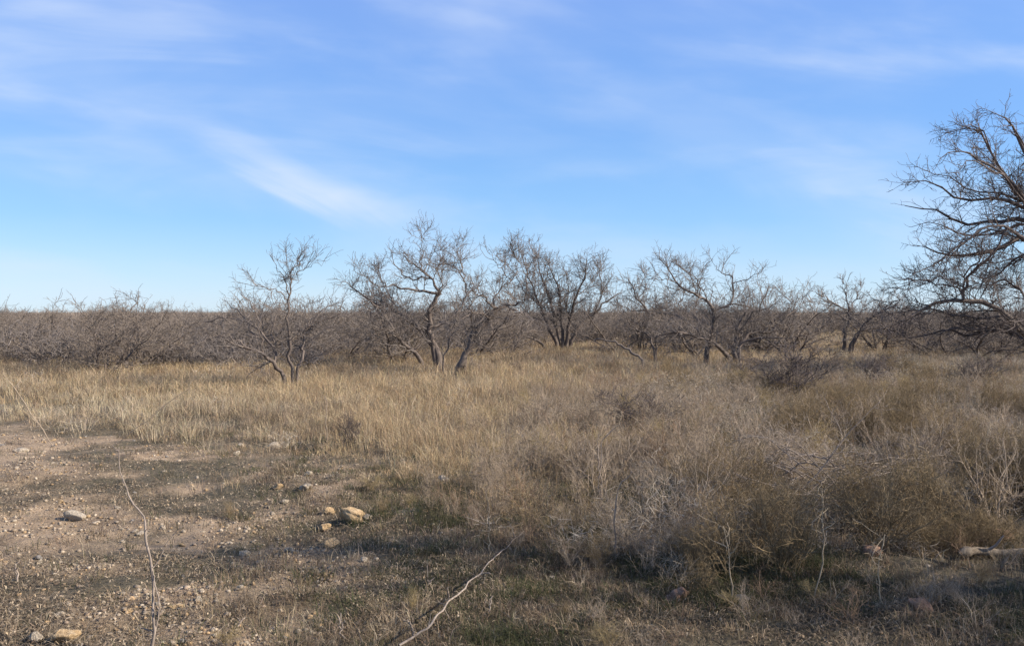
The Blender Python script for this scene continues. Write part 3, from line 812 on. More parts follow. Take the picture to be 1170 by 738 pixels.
def build_background_trees():
    tm = [gen_tree(500 + i, [2.4, 2.7, 3.0, 2.2, 2.5, 2.8][i], [3.0, 3.4, 3.0, 3.6, 2.8, 3.2][i], [4, 5, 3, 6, 4, 5][i],
                   [.0052, .0052, .006, .0068, .0075, .008][i], 1.2) for i in range(6)]
    T = [  # px, base py (grass top), top py, half-width factor, label
        (66, 405, 348, 1.2, "small dark trunked mesquite at far left before the brush"),
        (118, 413, 349, 1.15, "low fan shaped bare bush at left with trunks splitting at the grass"),
        (14, 402, 352, 1.2, "low bare bush touching the left edge of the view"),
        (207, 402, 322, 1.0, "bare mesquite with a raised thin top left of the slender tree"),
        (165, 408, 352, 1.4, "low spreading grey bush between the fan shaped bush and the raised thin top"),
        (255, 398, 326, 1.1, "dense brown crowned mesquite directly behind the left half of the slender tree"),
        (395, 398, 336, 1.1, "bare mesquite in the dip between the slender tree and the bowed trunk"),
        (440, 396, 332, 1.0, "bare mesquite behind the left reach of the bowed trunk"),
        (575, 396, 328, 1.0, "bare mesquite filling the gap between the leaning and the fan shaped trees"),
        (705, 394, 330, 1.0, "bare mesquite right of the fan shaped tree"),
        (735, 392, 322, .9, "bare mesquite behind the low arched dead branch"),
        (905, 394, 326, 1.2, "bare mesquite behind the right limbs of the forked tree"),
        (870, 392, 322, .9, "upright bare mesquite directly behind the forked tree"),
        (1005, 392, 338, 1.1, "low bare mesquite right of the small upright tree"),
        (1065, 396, 340, 1.3, "bare mesquite under the reaching limbs of the largest tree"),
        (1120, 398, 338, 1.2, "dark bare mesquite behind the low limbs of the largest tree"),
        (340, 392, 338, 1.2, "bare mesquite behind the right half of the slender tree"),
        (232, 402, 334, 1.5, "wide low crowned mesquite reaching left from behind the slender tree"),
        (300, 400, 342, 1.4, "low tangled mesquite directly behind the stems of the slender tree"),
        (455, 402, 338, 1.3, "low dense mesquite tangled behind the bowed trunk"),
        (540, 398, 330, 1.1, "low mesquite seen through the leaning trunk"),
        (800, 398, 338, 1.3, "low mesquite tangled behind the forked trunk of the spreading tree"),
        (30, 394, 346, 1.0, "bare mesquite with flat arching top twigs near the left edge"),
    ]
    for i, (px, by, ty, wf, lab) in enumerate(T):
        Y = 1.28 * FPX / (by - HOR); Y = min(Y, 36)
        k = int(rng.integers(0, 4)); H = [2.4, 2.7, 3.0, 2.2][k] * 1.12
        p = at(px, HOR, Y); h = CAM_H - (ty - HOR) / FPX * Y
        s = h / H * 1.06
        copy_thing(tm[k], (p[0], Y, gh(p[0], Y)), rng.random() * 6.28, (s * wf, s * wf, s), lab, "bare mesquite trees across the field")
    n = 0; placed = []
    while n < 255:
        Y = 30 * (100 / 30) ** (rng.random() ** 1.0); x = rng.uniform(-.64, .64) * Y
        pxx = 585 + x / Y * FPX
        # an opening in the brush behind the centre
        if 560 < pxx < 960 and Y < 42: continue
        if 380 < pxx < 560 and Y < 36: continue
        if 860 < pxx < 1040 and Y < 52: continue
        if any((x - a) ** 2 + (Y - b) ** 2 < 1.2 ** 2 for a, b in placed): continue
        if rng.random() > np.clip((fbm(np.array([x]), np.array([Y]), 9, 44)[0] - .36) * 7 + (Y - 45) / 60, .05, 1): continue
        placed.append((x, Y))
        k = int(rng.integers(2, 6)); s = rng.uniform(.5, 1.15) * (.78 if pxx < 260 else .86)
        zone = ("left third of the view", "middle of the view", "right third of the view")[0 if pxx < 390 else 1 if pxx < 780 else 2]
        copy_thing(tm[k], (x, Y, gh(x, Y)), rng.random() * 6.28, (s * 1.15, s * 1.15, s),
                   "bare grey brown mesquite packed into the distant thicket in the " + zone, "thicket mesquites, " + zone)
        n += 1
    sh = gen_tree(560, 1.0, 1.5, 8, .007, 1.5, (M_WEED_DARK, M_WEED_DARK, M_TWIG2), "bare_shrub", (25, 75), "shrub")
    sh2 = gen_tree(561, 1.1, 1.3, 9, .007, 1.5, (M_WEED_DARK, M_WEED_DARK, M_TWIG), "bare_shrub", (15, 75), "shrub")
    for i in range(75):
        Y = 25 * (48 / 25) ** rng.random(); x = rng.uniform(-.62, .62) * Y; pxx = 585 + x / Y * FPX
        if 400 < pxx < 950 and Y < 36 or pxx > 850 and Y < 44: continue
        s = rng.uniform(.7, 1.3); zone = "left" if pxx < 500 else "right"
        copy_thing((sh, sh2)[i % 2], (x, Y, gh(x, Y)), rng.random() * 6.28, (s * 1.2, s * 1.2, s),
                   "low grey bare shrub before the thicket in the %s half of the view" % zone, "low shrubs before the thicket, " + zone)
    for t in tm + [sh, sh2]:
        for c in list(t.children): bpy.data.objects.remove(c)
        bpy.data.objects.remove(t)
    # far wood: nobody could count it
    NB = 5200
    y = 100 * (1400 / 100) ** (rng.random(NB) ** 1.0); x = rng.uniform(-.75, .75, NB) * y
    h = rng.uniform(1.4, 2.9, NB) * (1 - .12 * (y > 300)); S = 90
    idx = np.repeat(np.arange(NB), S); M = len(idx)
    d = rng.normal(size=(M, 3)); d[:, 2] = np.abs(d[:, 2]) * .9 + .1; d /= np.linalg.norm(d, axis=1, keepdims=True)
    rad = rng.random(M) ** .5
    c = np.stack([x[idx] + d[:, 0] * rad * h[idx] * .8, y[idx] + d[:, 1] * rad * h[idx] * .8, d[:, 2] * rad * h[idx] * .85], 1)
    dd = d + rng.normal(0, .7, (M, 3)); dd /= np.linalg.norm(dd, axis=1, keepdims=True)
    L = rng.uniform(.2, .6, M) * h[idx] * .35
    w = rng.uniform(.012, .035, M) * (1 + y[idx] / 260)
    sd = np.cross(dd, rng.normal(size=(M, 3))); sd /= np.linalg.norm(sd, axis=1, keepdims=True)
    a, b = c - dd * L[:, None], c + dd * L[:, None]
    a[:, 2] = np.maximum(a[:, 2], .0); b[:, 2] = np.maximum(b[:, 2], .02)
    s = sd * (w / 2)[:, None]
    V = np.stack([a - s, a + s, b + s * .5, b - s * .5], 1).reshape(-1, 3)
    Q = np.arange(M)[:, None] * 4 + np.array([[0, 1, 2, 3]])
    pal = np.array([(.20, .165, .138), (.25, .205, .17), (.175, .14, .118), (.22, .175, .14)])
    col = pal[rng.integers(0, 4, NB)][idx] * rng.uniform(.8, 1.2, (M, 1))
    me = np_mesh("distant_brush", V, Q, None, [M_LITTER], np.repeat(col, 4, axis=0))
    tag(obj("distant_brush", me), "brown bare brush stretching to the horizon behind the trees", "brush", kind="stuff")

# ------------------------------------------------------------------ weeds and bushes
def gen_weed(seed, mat, H=.6, W=.35, nst=10, dens=1.0, up=.14, wig=.17, rmin=.0012, name="weed", feather=1.0, mat2=None):
    rg = np.random.default_rng(seed); K = 7; P = np.zeros((nst, K, 3)); R = np.zeros((nst, K))
    for i in range(nst):
        az = rg.random() * 6.28; inc = abs(rg.normal(0, 1)) * math.atan(W / H) * .8
        inc = min(inc, 1.25)
        d = np.array([math.cos(az) * math.sin(inc), math.sin(az) * math.sin(inc), math.cos(inc)])
        L = H * rg.uniform(.55, 1.0)
        P[i, 0] = (rg.normal(0, .03), rg.normal(0, .03), -.02)
        for k in range(1, K):
            d = d + rg.normal(0, wig, 3); d[2] += .04; d /= np.linalg.norm(d); P[i, k] = P[i, k - 1] + d * L / (K - 1)
        R[i] = np.linspace(.0042, .0018, K) * rg.uniform(.7, 1.3)
    P1, R1 = sprout(P, R, rg, 14 * dens, .10, .30, 5, up, .28, (25, 65), .22, .7, rmin, .0028)
    P2, R2 = sprout(P1, R1, rg, 24 * dens * feather, .03, .12, 3, up, .3, (25, 75), .15, .8, rmin * .9, .0018)
    root = empty(name); tag(root, "template", "weed")
    v, q = tubes([(P, R)], 4); obj("stem", np_mesh("stem", v, q, None, [mat2 or mat]), root)
    v, q = tubes([(P1, R1), (P2, R2)], 3); obj("foliage", np_mesh("foliage", v, q, None, [mat]), root)
    return root

def build_weeds():
    def T(name, seed, mat, **k): return gen_weed(seed, mat, name=name, **k)
    olive = [T("feathery_weed", 700 + i, M_WEED_OLIVE, H=.62, W=.42, nst=13, dens=1.25, feather=1.5) for i in range(3)]
    grey = [T("dry_weed", 710 + i, M_WEED_GREY, H=.60, W=.40, nst=11, dens=1.1, wig=.16, mat2=M_WEED_GREY) for i in range(3)]
    gold = [T("golden_weed", 720 + i, M_WEED_GOLD, H=.45, W=.4, nst=16, dens=1.3, feather=1.5) for i in range(1)]
    dark = [T("dark_shrub", 730 + i, M_WEED_DARK, H=.75, W=.75, nst=26, dens=1.3, rmin=.003, wig=.2) for i in range(2)]
    red = [T("russet_weed", 740 + i, M_WEED_RED, H=.5, W=.3, nst=8, dens=.9, feather=1.1) for i in range(1)]
    sparse = [T("sparse_weed", 750 + i, M_WEED_GREY, H=.42, W=.3, nst=4, dens=.6, feather=.5, wig=.18, mat2=M_STALK) for i in range(2)]
    allt = olive + grey + gold + dark + red + sparse
    def put(t, px, py, hpx, lab, grp, wf=1.0, Hn=.75):
        p = ground_at(px, py); s = hpx / FPX * p[1] / Hn
        copy_thing(t, (p[0], p[1], p[2]), rng.random() * 6.28, (s * wf, s * wf, s), lab, grp)
    hero = [
        (dark[0], 905, 456, 66, 1.7, "dark grey rounded shrub in the grass below the right hand mesquites"),
        (dark[1], 735, 496, 62, 1.4, "dark grey shrub in the grass above the middle of the weed bank"),
        (dark[1], 1000, 440, 38, 1.6, "low dark shrub right of the rounded grey shrub"),
        (dark[0], 400, 512, 46, .6, "thin dark twiggy shrub at the edge of the golden grass"),
        (dark[0], 590, 428, 12, 1.6, "tiny dark shrub in front of the fan shaped mesquite"),
        (dark[1], 1110, 440, 42, 1.6, "dark brown shrub beneath the largest tree"),
        (gold[0], 1012, 482, 46, 1.3, "bright golden bush behind the grey brush pile"),
        (gold[0], 820, 478, 32, 1.3, "yellowish low bush left of the brush pile"),
        (gold[0], 500, 478, 28, 1.2, "yellowish tuft of weeds in the middle of the field"),
        (gold[0], 695, 735, 62, 1.0, "yellow brown bushy weed at the bottom edge right of the fallen stick"),
        (gold[0], 470, 700, 45, .7, "small yellow tuft left of the fallen stick"),
        (olive[0], 830, 668, 130, 1.0, "tall olive feathery weed with bare stalks at the front of the bank"),
        (olive[1], 900, 665, 150, 1.0, "tall olive weed right of the bare stalks, densest of the front row"),
        (olive[2], 1000, 648, 135, 1.1, "olive brown weed above the russet stone"),
        (olive[0], 1065, 630, 130, 1.1, "olive brown weed left of the log at right"),
        (grey[0], 780, 610, 105, 1.1, "pale grey dry weed left of the brush pile"),
        (grey[1], 850, 570, 80, 1.2, "pale grey weed directly before the brush pile"),
        (grey[2], 1140, 610, 140, 1.0, "tall grey brown weed at the right edge above the log"),
        (grey[1], 665, 590, 80, 1.0, "grey dry weed above the dark hollow in the bank"),
        (grey[0], 560, 575, 60, .9, "small dry weed at the left end of the weed bank"),
        (red[0], 740, 648, 60, 1.0, "low russet weed beside the dark hollow"),
        (red[0], 540, 610, 55, .8, "russet stalk clump behind the fallen stick"),
        (sparse[0], 205, 565, 55, .8, "thin dark dry weed standing on the bare clearing behind the sapling"),
        (sparse[1], 320, 500, 34, 1.0, "small sparse weed at the back of the clearing"),
        (sparse[0], 60, 738, 40, .8, "small sparse dry weed by the ochre stone at bottom left"),
        (sparse[1], 385, 738, 50, .8, "sparse dry stalks at the bottom edge left of the fallen stick"),
    ]
    for t, px, py, h, wf, lab in hero: put(t, px, py, h, lab, None, wf)
    # the weed bank
    kinds = [(olive, "olive brown feathery weed", "olive feathery weeds of the bank"), (grey, "grey dry twiggy weed", "grey weeds of the bank"),
             (red, "russet thin stemmed weed", "russet weeds of the bank"), (gold, "yellowish fine dry weed", "yellowish weeds of the bank")]
    n = 0; tries = 0; cnt = [0, 0, 0, 0]
    while n < 620 and tries < 30000:
        tries += 1
        y = 5.3 * (26 / 5.3) ** (rng.random() ** 1.05); x = rng.uniform(-.62, .64) * y
        e, px, py = edge(np.array([x]), np.array([y])); e, px, py = e[0], px[0], py[0]
        if e < 3 - 40 * rng.random() ** 2: continue
        lim = np.interp(py, [400, 440, 520, 640], [780, 560, 420, 470])
        w = np.clip((px - lim) / 180, .04, 1)
        hl = fbm(np.array([x]), np.array([y]), 1.0, 88)[0]
        if rng.random() > np.clip((hl - .41) * 9, .04, 1): continue
        if rng.random() > w: continue
        if 840 < px < 1060 and 572 < py < 645 and rng.random() < .8: continue
        # hollow
        if 600 < px < 760 and 560 < py < 640 and rng.random() < .6: continue
        g = fbm(np.array([x]), np.array([y]), 2.2, 95)[0] + (px - 820) / 2200 + (py - 560) / 900
        k = 0 if g > .60 else (3 if (rng.random() < .10 and y > 8) else (2 if rng.random() < .12 else 1))
        if cnt[k] >= 280: continue
        cnt[k] += 1
        t, lab, grp = kinds[k]; t = t[int(rng.integers(0, len(t)))]
        s = rng.uniform(.5, 1.1) * float(np.clip(.42 + e / 75, .42, 1)) * (1.0 if px > 600 else .75) * (.85 if k == 3 else 1)
        where = "before" if y < 9 else "behind"
        copy_thing(t, (x, y, float(gh(x, y))), rng.random() * 6.28, (s * 1.1, s * 1.1, s),
                   lab + (" in the front of the weed bank" if y < 9 else " in the tall grass behind the weed bank"), grp + (", front" if y < 9 else ", back"))
        n += 1
    # low sparse weeds over the clearing and foot of the bank
    for i in range(300):
        y = 3.9 * (9.5 / 3.9) ** rng.random(); x = rng.uniform(-.6, .62) * y
        e, px, py = edge(np.array([x]), np.array([y]))
        if e[0] > 0 or (px[0] < 420 and rng.random() < .82): continue
        if 430 < px[0] < 630 and py[0] > 595 and rng.random() < .85: continue
        s = rng.uniform(.18, .5)
        t = (sparse + red + gold + grey[:2] + olive[:2] + grey[:1] + sparse)[int(rng.integers(0, 11))]
        s *= .8 if t in grey + olive else 1
        copy_thing(t, (x, y, float(gh(x, y))), rng.random() * 6.28, (s * 1.3, s * 1.3, s), 
                   "small dry " + {"sparse_weed": "sparse", "russet_weed": "russet", "golden_weed": "yellow", "dry_weed": "grey", "feathery_weed": "olive brown"}[t.name.split('.')[0]] + " weed growing low in front of the weed bank", "low weeds before the bank, " + t.name.split('.')[0].replace('_', ' '))
    for t in allt:
        for c in list(t.children): bpy.data.objects.remove(c)
        bpy.data.objects.remove(t)

def stick(name, label, cat, mat, strands, sides=6, K=16, group=None, part_names=None, jit=.004):
    """strands: list of (world pts, r0, r1)"""
    root = empty(name, (strands[0][0][0][0], strands[0][0][0][1], float(gh(strands[0][0][0][0], strands[0][0][0][1])))); tag(root, label, cat, group)
    b = np.array(root.location)
    for i, (pts, r0, r1) in enumerate(strands):
        p, r = resample(pts, np.linspace(r0, r1, len(pts)), K, jit)
        p[1:-1] += rng.normal(0, 1, (K - 2, 3)) * jit
        r *= 1 + rng.normal(0, .12, K)
        bt = [((p - b)[None], r[None])]
        if i == 0: bt.append(sprout(bt[0][0], bt[0][1], rng, 7, .015, .07, 4, .1, .3, (40, 80), .05, .5, .0007, .0025, tip=False))
        v, q = tubes(bt, sides)
        obj("stem" if i == 0 else "twig", np_mesh("stick", v, q, None, [mat], smooth=True), root)
    return root

def build_sticks():
    # bare sapling at bottom left
    Y = 4.15
    A = lambda L, y=Y: [at(px, py, y + .02 * i) for i, (px, py) in enumerate(L)]
    foot = ground_at(174, 760); foot = np.array([at(175, 738, Y)[0], Y, gh(at(175, 738, Y)[0], Y)])
    stick("bare_sapling", "thin bare crooked sapling rising from the bottom edge over the clearing", "sapling", M_DEAD, [
        ([foot, at(175, 738, Y)] + A([(177, 721), (175, 704), (175, 683), (174, 648), (170, 634), (166.5, 613), (165, 594), (158, 585), (149, 569), (142, 552), (137, 532), (136, 511)]), .0085, .002),
        (A([(177, 721), (182, 690), (177, 665), (174, 650)]), .004, .003),
        (A([(174, 648), (182, 639), (194, 616), (215, 595)]), .0035, .0012),
        (A([(176, 722), (165, 718), (158, 714)]), .003, .0015),
        (A([(136, 515), (131, 512), (128, 508)]), .002, .001)], K=26, jit=.002)
    # fallen stick
    L = [(456, 737), (473, 726), (488, 717), (505, 697), (514, 685), (529, 674.5), (536, 664), (548, 656), (560, 640), (575, 629), (589, 615), (602, 609)]
    W = []; zl = max(ground_at(q[0], q[1])[2] for q in L[::2])
    for i, (px, py) in enumerate(L):
        p = ground_at(px, py); p[2] = zl + .075 + .02 * math.sin(i * .8); W.append(at(px, py, p[1] * (CAM_H - p[2]) / (CAM_H - gh(p[0], p[1])))); W[-1][2] = max(W[-1][2], gh(W[-1][0], W[-1][1]) + .03)
    def up(i, dx, dz, dy=0): return W[i] + np.array([dx, dy, dz])
    stick("fallen_stick", "long pale crooked stick lying across the ground at the bottom centre", "stick", M_DEAD, [
        (W, .006, .0026), ([W[1], up(1, -.02, .06), up(1, -.05, .07)], .005, .002),
        ([W[4], up(4, -.01, .05), up(4, -.012, .07)], .004, .0015), ([W[7], up(7, .05, .01), up(7, .07, .0)], .004, .002),
        ([W[10], up(10, -.02, .05), up(10, -.05, .12)], .003, .0015)], K=34, jit=.002)
    p = ground_at(560, 641)
    stick("upright_stalk", "thin upright stalk standing beside the fallen stick", "stalk", M_STALK, [
        ([p, at(558.5, 625, p[1]), at(559, 608, p[1]), at(558, 591, p[1]), at(557, 560, p[1])], .004, .0018),
        ([at(559, 608, p[1]), at(562, 600, p[1]), at(566, 588, p[1])], .002, .001)])
    # leaning sticks in the grass
    for (x0, y0, x1, y1, lab) in [(168, 480, 216, 444, "long thin brown stick leaning right out of the golden grass at left"),
                                 (2, 425, 32, 468, "slanting dark stem at the left edge of the golden grass"),
                                 (373, 480, 372, 452, "short dark upright stem at the edge of the golden grass"),
                                 (640, 450, 639, 402, "single thin vertical stalk before the fan shaped mesquite")]:
        yy = 10.8 if x0 < 400 else 17
        a, b = at(x0, max(y0, y1), yy), at(x1, min(y0, y1), yy)
        if y1 > y0: a, b = at(x1, y1, yy), at(x0, y0, yy)
        f = a + (a - b) * ((a[2] + .02) / max(b[2] - a[2], .05))
        stick("leaning_stem", lab, "stem", M_WEED_GREY, [([f, a, (a + b) / 2 + np.array([.01, 0, .03]), b], .006, .003)], K=10)
    for (x0, y0, x1, y1, x2, y2, lab) in [(703, 580, 706, 560, 722, 538, "pale bent stalk arching over the weeds above the dark hollow"),
                                         (687, 520, 690, 500, 710, 484, "pale hooked stalk at the top of the weed bank"),
                                         (684, 520, 682, 508, 684, 495, "short pale vertical stalk in the weed bank")]:
        p = ground_at(x0, y0 + 70); yy = p[1]
        stick("bent_stalk", lab, "stalk", M_DEAD, [([p, at(x0, y0, yy), at(x1, y1, yy), at(x2, y2, yy)], .006, .0025)], K=14)
    # short pale sticks
    for px, py, dx, dz, lab in [(268, 718, .05, .05, "short pale forked stick in the dark litter at bottom left"), (486, 676, .05, .05, "short pale curved stick left of the fallen stick"),
                                (395, 730, -.05, .12, "pale upright broken stick at the bottom edge"), (558, 700, .02, .09, "short grey stick right of the fallen stick"),
                                (20, 668, -.03, .1, "short pale stick near the left edge of the clearing")]:
        p = ground_at(px, py) + np.array([0, 0, .01])
        stick("short_stick", lab, "stick", M_DEAD, [([p, p + np.array([dx * .6, .02, dz * .45]), p + np.array([dx, .03, dz])], .006, .003),
                                                   ([p + np.array([dx * .5, .015, dz * .4]), p + np.array([dx * .2, .02, dz * .8])], .003, .002)], K=8)
    # upright tall stalks in the weed bank
    ST = [(836, 690, 600, "left"), (1009, 706, 610, "middle"), (1108, 632, 560, "right"), (555, 560, 505, "left end"), (712, 545, 470, "top"),
          (812, 560, 470, "upper"), (960, 560, 478, "pile"), (1125, 585, 470, "far right"), (930, 690, 560, "front"), (1060, 600, 500, "x"), (770, 520, 448, "y"), (600, 520, 462, "z")]
    labs = ["slim pale stalk in front of the tall olive weed", "slim branching stalk below the russet stone", "straight pale stalk beside the orange stone and the log",
            "thin stalk at the left end of the weed bank", "thin stalk rising above the weed bank before the dark shrub", "thin stalk between the pale grey weed and the yellowish bush",
            "stalk standing in the grey brush pile", "thin stalk near the right edge among russet weeds", "slim stalk before the densest olive weed", "thin stalk between golden bush and log",
            "thin stalk in the tall grass right of the dark shrub", "thin stalk in the grass in the middle of the field"]
    for (px, y0, y1, _), lab in zip(ST, labs):
        p = ground_at(px, y0); yy = p[1]; sw = rng.normal(0, 4, 3)
        pts = [p, at(px + sw[0], y0 * .66 + y1 * .34, yy), at(px + sw[0] + sw[1], y0 * .33 + y1 * .67, yy), at(px + sw.sum(), y1, yy)]
        strands = [(pts, .0045, .0018)]
        for k in range(5):
            t = rng.uniform(.35, .9); q = pts[1] * (1 - t) + pts[3] * t
            strands.append(([q, q + np.array([rng.normal(0, .05), rng.normal(0, .03), .05]), q + np.array([rng.normal(0, .09), rng.normal(0, .05), .13])], .0022, .001))
        stick("dry_stalk", lab, "stalk", M_STALK, strands, 4, 10, "tall dry stalks in the weed bank", jit=.003)
    # brush pile: a collapsed dead shrub
    rg = np.random.default_rng(77); c = ground_at(945, 596)
    n = 70; P = np.zeros((n, 9, 3)); R = np.zeros((n, 9))
    for i in range(n):
        s = c + np.array([rg.normal(0, .35), rg.normal(0, .25), rg.uniform(.05, .42)])
        az = rg.choice([rg.normal(.35, .5), rg.normal(2.6, .6)]); el = rg.uniform(.05, .75)
        d = np.array([math.cos(az) * math.cos(el), math.sin(az) * math.cos(el) * .5, math.sin(el)])
        P[i, 0] = s; L = rg.uniform(.3, .9)
        for k in range(1, 9):
            d = d + rg.normal(0, .16, 3); d[2] -= .06; d /= np.linalg.norm(d); P[i, k] = P[i, k - 1] + d * L / 8
        P[i, :, 2] = np.maximum(P[i, :, 2], .03); R[i] = np.linspace(.006, .002, 9) * rg.uniform(.5, 1.2)
    P1, R1 = sprout(P, R, rg, 13, .10, .34, 5, .12, .25, (30, 70), .2, .6, .0015, .004)
    P2, R2 = sprout(P1, R1, rg, 12, .04, .15, 3, .05, .3, (30, 70), .2, .7, .0014, .003)
    root = empty("brush_pile", c); tag(root, "tangled pile of grey dead branches sunk in the weed bank at right", "brush pile")
    v, q = tubes([(P - c, R)], 5); obj("branches", np_mesh("branches", v, q, None, [M_DEAD], smooth=True), root)
    v, q = tubes([(P1 - c, R1), (P2 - c, R2)], 3); obj("twigs", np_mesh("twigs", v, q, None, [M_DEAD]), root)
    # log at right
    a, b = ground_at(1095, 650), ground_at(1190, 647); a[2] = b[2] = max(a[2], b[2]) + .03
    root = empty("log", a); tag(root, "weathered pale log lying on dark soil at the right edge", "log")
    K = 18; p = np.array([a + (b - a) * t + np.array([0, .03 * math.sin(t * 5), .01 * math.sin(t * 9)]) for t in np.linspace(0, 1, K)]); p -= a
    r = .028 * (1 + rng.normal(0, .1, K)); r[0] = .012; r[-1] = .012
    v, q = tubes([(p[None], r[None])], 9); obj("trunk", np_mesh("trunk", v, q, None, [M_LOG], smooth=True), root)
    v, q = tubes([((np.array([[p[6], p[6] + (.05, -.03, .05), p[6] + (.09, -.05, .12)]])), np.array([[.012, .009, .005]]))], 6)
    obj("branch_stub", np_mesh("branch_stub", v, q, None, [M_DEAD], smooth=True), root)

def build_shade_trees():
    """two bare mesquites standing just right of the view; they shade the foreground"""
    for i, (x, y, H, W, sd, d, lab) in enumerate([
            (10.8, 2.2, 5.0, 4.8, 901, 1.2, "dense bare mesquite standing out of view right of the camera, shading the foreground"),
            (10.4, 3.1, 6.2, 4.5, 903, 1.55, "tall dense mesquite standing out of view right of the camera"),
            (10.8, 7.0, 3.6, 3.6, 902, 1.1, "smaller bare mesquite standing out of view right of the weed bank")]):
        t = gen_tree(sd, H, W, 7 if sd == 903 else 6, .008 if sd == 903 else .006, d, spread=(8, 38) if sd == 903 else (15, 60)); t.location = (x, y, float(gh(x, y)))
        tag(t, lab, "tree", "bare mesquite trees across the field")

# ------------------------------------------------------------------ sky, sun, camera
def build_world():
    w = bpy.data.worlds.new("World"); scene.world = w; w.use_nodes = True
    nt = w.node_tree; N, Lk = nt.nodes.new, nt.links.new
    bg = nt.nodes["Background"]
    sun_el, sun_az = math.radians(31), math.radians(98)         # azimuth from +Y towards +X
    sky = N("ShaderNodeTexSky"); sky.sky_type = 'NISHITA'; sky.sun_disc = False
    sky.sun_elevation = sun_el; sky.sun_rotation = sun_az
    sky.air_density = 1.0; sky.dust_density = .2; sky.ozone_density = 4.0
    tc = N("ShaderNodeTexCoord"); sep = N("ShaderNodeSeparateXYZ"); Lk(tc.outputs["Generated"], sep.inputs[0])
    def mth(op, a, b=None, c=None, clamp=False):
        n = N("ShaderNodeMath"); n.operation = op; n.use_clamp = clamp
        for i, v in enumerate((a, b, c)):
            if v is None: continue
            if isinstance(v, (int, float)): n.inputs[i].default_value = v
            else: Lk(v, n.inputs[i])
        return n.outputs[0]
    def mp(v, a, b, c, d):
        n = N("ShaderNodeMapRange"); n.interpolation_type = 'SMOOTHSTEP'
        Lk(v, n.inputs[0])
        for i, k in enumerate((a, b, c, d)): n.inputs[i + 1].default_value = k
        return n.outputs[0]
    # directions around the view axis (tangent coordinates) for thin high cirrus
    ay = mth('MAXIMUM', mth('ABSOLUTE', sep.outputs[1]), .05)
    u = mth('DIVIDE', sep.outputs[0], ay); v = mth('DIVIDE', sep.outputs[2], ay)
    def noise(su, sv, rot, scale, detail, rough, dist, off):
        c, s = math.cos(rot), math.sin(rot)
        uu = mth('MULTIPLY', mth('ADD', mth('MULTIPLY', u, c), mth('MULTIPLY', v, s)), su)
        vv = mth('MULTIPLY', mth('ADD', mth('MULTIPLY', u, -s), mth('MULTIPLY', v, c)), sv)
        cb = N("ShaderNodeCombineXYZ"); Lk(uu, cb.inputs[0]); Lk(vv, cb.inputs[1]); cb.inputs[2].default_value = off
        n = N("ShaderNodeTexNoise"); n.inputs["Scale"].default_value = scale; n.inputs["Detail"].default_value = detail
        n.inputs["Roughness"].default_value = rough; n.inputs["Distortion"].default_value = dist
        Lk(cb.outputs[0], n.inputs["Vector"]); return n.outputs["Fac"]
    broad = noise(1.0, 3.0, -.12, 2.6, 5, .5, .3, 3.1)
    streak = noise(1.0, 5.5, -.06, 2.8, 7, .5, .9, 8.4)
    fine = noise(1.0, 8.0, -.5, 4.5, 8, .56, .4, 1.7)
    veil = mth('MULTIPLY', mp(broad, .36, .68, 0, 1), mth('ADD', mth('MULTIPLY', mp(streak, .35, .7, 0, 1), .65), .35))
    # the bright wisp: distance to a slanting line
    ax0, ay0, ax1, ay1 = -.36, .188, -.06, .078
    L = math.hypot(ax1 - ax0, ay1 - ay0); dx, dy = (ax1 - ax0) / L, (ay1 - ay0) / L
    ru = mth('SUBTRACT', u, ax0); rv = mth('SUBTRACT', v, ay0)
    t = mth('DIVIDE', mth('ADD', mth('MULTIPLY', ru, dx), mth('MULTIPLY', rv, dy)), L)
    dd = mth('ADD', mth('MULTIPLY', ru, -dy), mth('MULTIPLY', rv, dx))
    dd = mth('ADD', dd, mth('MULTIPLY', mth('SUBTRACT', fine, .5), .03))
    bend = mth('MULTIPLY', mth('MULTIPLY', mth('SUBTRACT', t, .5), mth('SUBTRACT', t, .5)), -.06)
    dd = mth('ABSOLUTE', mth('ADD', dd, bend))
    core = mp(dd, .0, .032, 1, 0)
    ends = mth('MULTIPLY', mp(t, -.1, .35, 0, 1), mp(t, .5, .95, 1, 0))
    wisp = mth('MULTIPLY', mth('MULTIPLY', core, ends), mth('ADD', mth('MULTIPLY', fine, .9), .15))
    # a flat streak at upper right
    d2 = mth('ABSOLUTE', mth('ADD', mth('SUBTRACT', v, .288), mth('MULTIPLY', mth('SUBTRACT', fine, .5), .03)))
    s2 = mth('MULTIPLY', mp(d2, 0, .016, 1, 0), mth('MULTIPLY', mp(u, .18, .35, 0, 1), mth('MULTIPLY', mp(streak, .3, .65, .2, 1), .5)))
    # broad band falling from the upper left
    d3 = mth('ABSOLUTE', mth('ADD', mth('ADD', mth('SUBTRACT', v, .245), mth('MULTIPLY', mth('ADD', u, .50), .50)), mth('MULTIPLY', mth('SUBTRACT', streak, .5), .10)))
    s3 = mth('MULTIPLY', mp(d3, 0, .07, 1, 0), mth('MULTIPLY', mp(u, -.44, -.30, 1, 0), mth('ADD', mth('MULTIPLY', fine, .7), .35)))
    fac = mth('ADD', mth('ADD', mth('MULTIPLY', veil, .52), mth('MULTIPLY', wisp, .9)), mth('ADD', mth('MULTIPLY', s2, .22), mth('MULTIPLY', s3, .12)), None, True)
    above = mp(sep.outputs[2], 0, .02, 0, 1)
    fac = mth('MULTIPLY', fac, above)
    mix = N("ShaderNodeMix"); mix.data_type = 'RGBA'
    Lk(fac, mix.inputs[0]); 
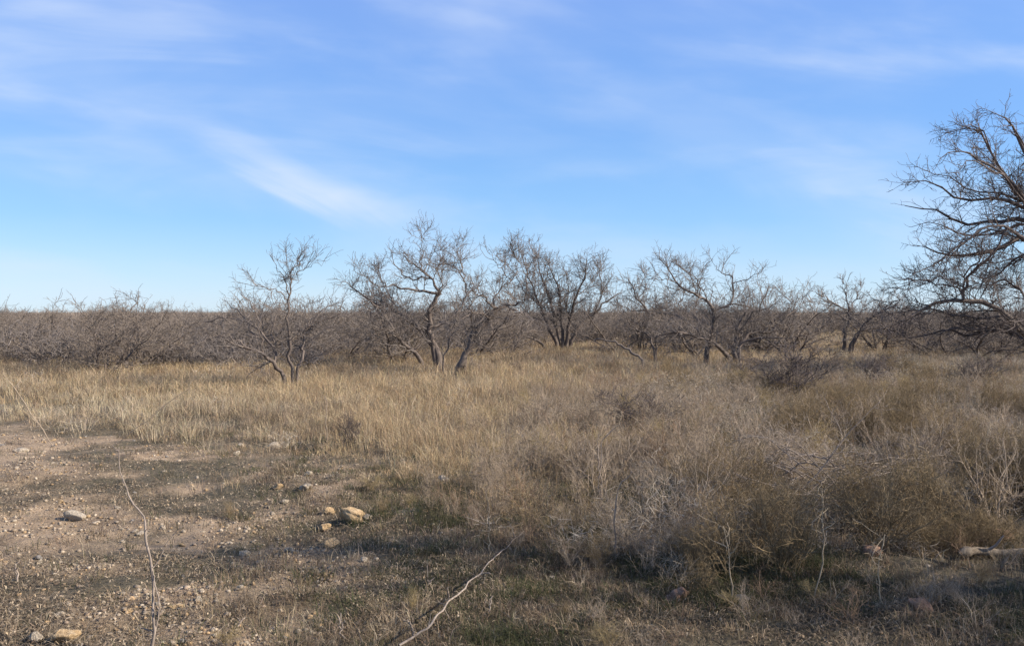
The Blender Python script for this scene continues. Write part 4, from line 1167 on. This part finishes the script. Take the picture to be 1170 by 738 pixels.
    hsv = N("ShaderNodeHueSaturation"); hsv.inputs["Saturation"].default_value = 1.0; hsv.inputs["Value"].default_value = 1.0
    Lk(sky.outputs[0], hsv.inputs["Color"])
    gr = ramp(nt, [(0, (.49, .70, .93)), (.10, (.24, .51, .91)), (.2, (.18, .41, .89)), (.34, (.22, .40, .90)), (1, (.12, .25, .62))])
    Lk(sep.outputs[2], gr.inputs[0])
    gs = N("ShaderNodeVectorMath"); gs.operation = 'SCALE'; gs.inputs[3].default_value = 4.9; Lk(gr.outputs[0], gs.inputs[0])
    base = N("ShaderNodeMix"); base.data_type = 'RGBA'; base.inputs[0].default_value = .75
    Lk(hsv.outputs[0], base.inputs[6]); Lk(gs.outputs[0], base.inputs[7]); Lk(base.outputs[2], mix.inputs[6])
    mix.inputs[7].default_value = (3.5, 4.0, 4.9, 1)
    Lk(mix.outputs[2], bg.inputs[0]); bg.inputs[1].default_value = .11
    sd = bpy.data.lights.new("sun", 'SUN'); sd.energy = 5.0; sd.angle = math.radians(.5); sd.color = (1, .91, .78)
    so = bpy.data.objects.new("sun", sd); link(so)
    dirv = Vector((math.sin(sun_az) * math.cos(sun_el), math.cos(sun_az) * math.cos(sun_el), math.sin(sun_el)))
    so.rotation_euler = dirv.to_track_quat('Z', 'Y').to_euler(); so.location = (20, -5, 20)

def build_camera():
    cd = bpy.data.cameras.new("camera"); cd.sensor_width = 36; cd.lens = FPX / 1170 * 36
    cd.clip_end = 12000; cd.clip_start = .05
    co = bpy.data.objects.new("camera", cd); link(co)
    co.location = (0, 0, CAM_H); co.rotation_euler = (math.pi / 2 - PITCH, 0, 0)
    scene.camera = co
    scene.view_settings.view_transform = 'Standard'; scene.view_settings.look = 'None'
    scene.view_settings.exposure = .95; scene.view_settings.gamma = 1
    scene.cycles.max_bounces = 6; scene.cycles.transparent_max_bounces = 8
    scene.cycles.use_denoising = True

import time
for fn in (build_ground, build_grass, build_litter, build_stones, build_hero_trees, build_background_trees, build_weeds, build_sticks, build_shade_trees, build_world, build_camera):
    t = time.time(); fn(); print(fn.__name__, round(time.time() - t, 1))
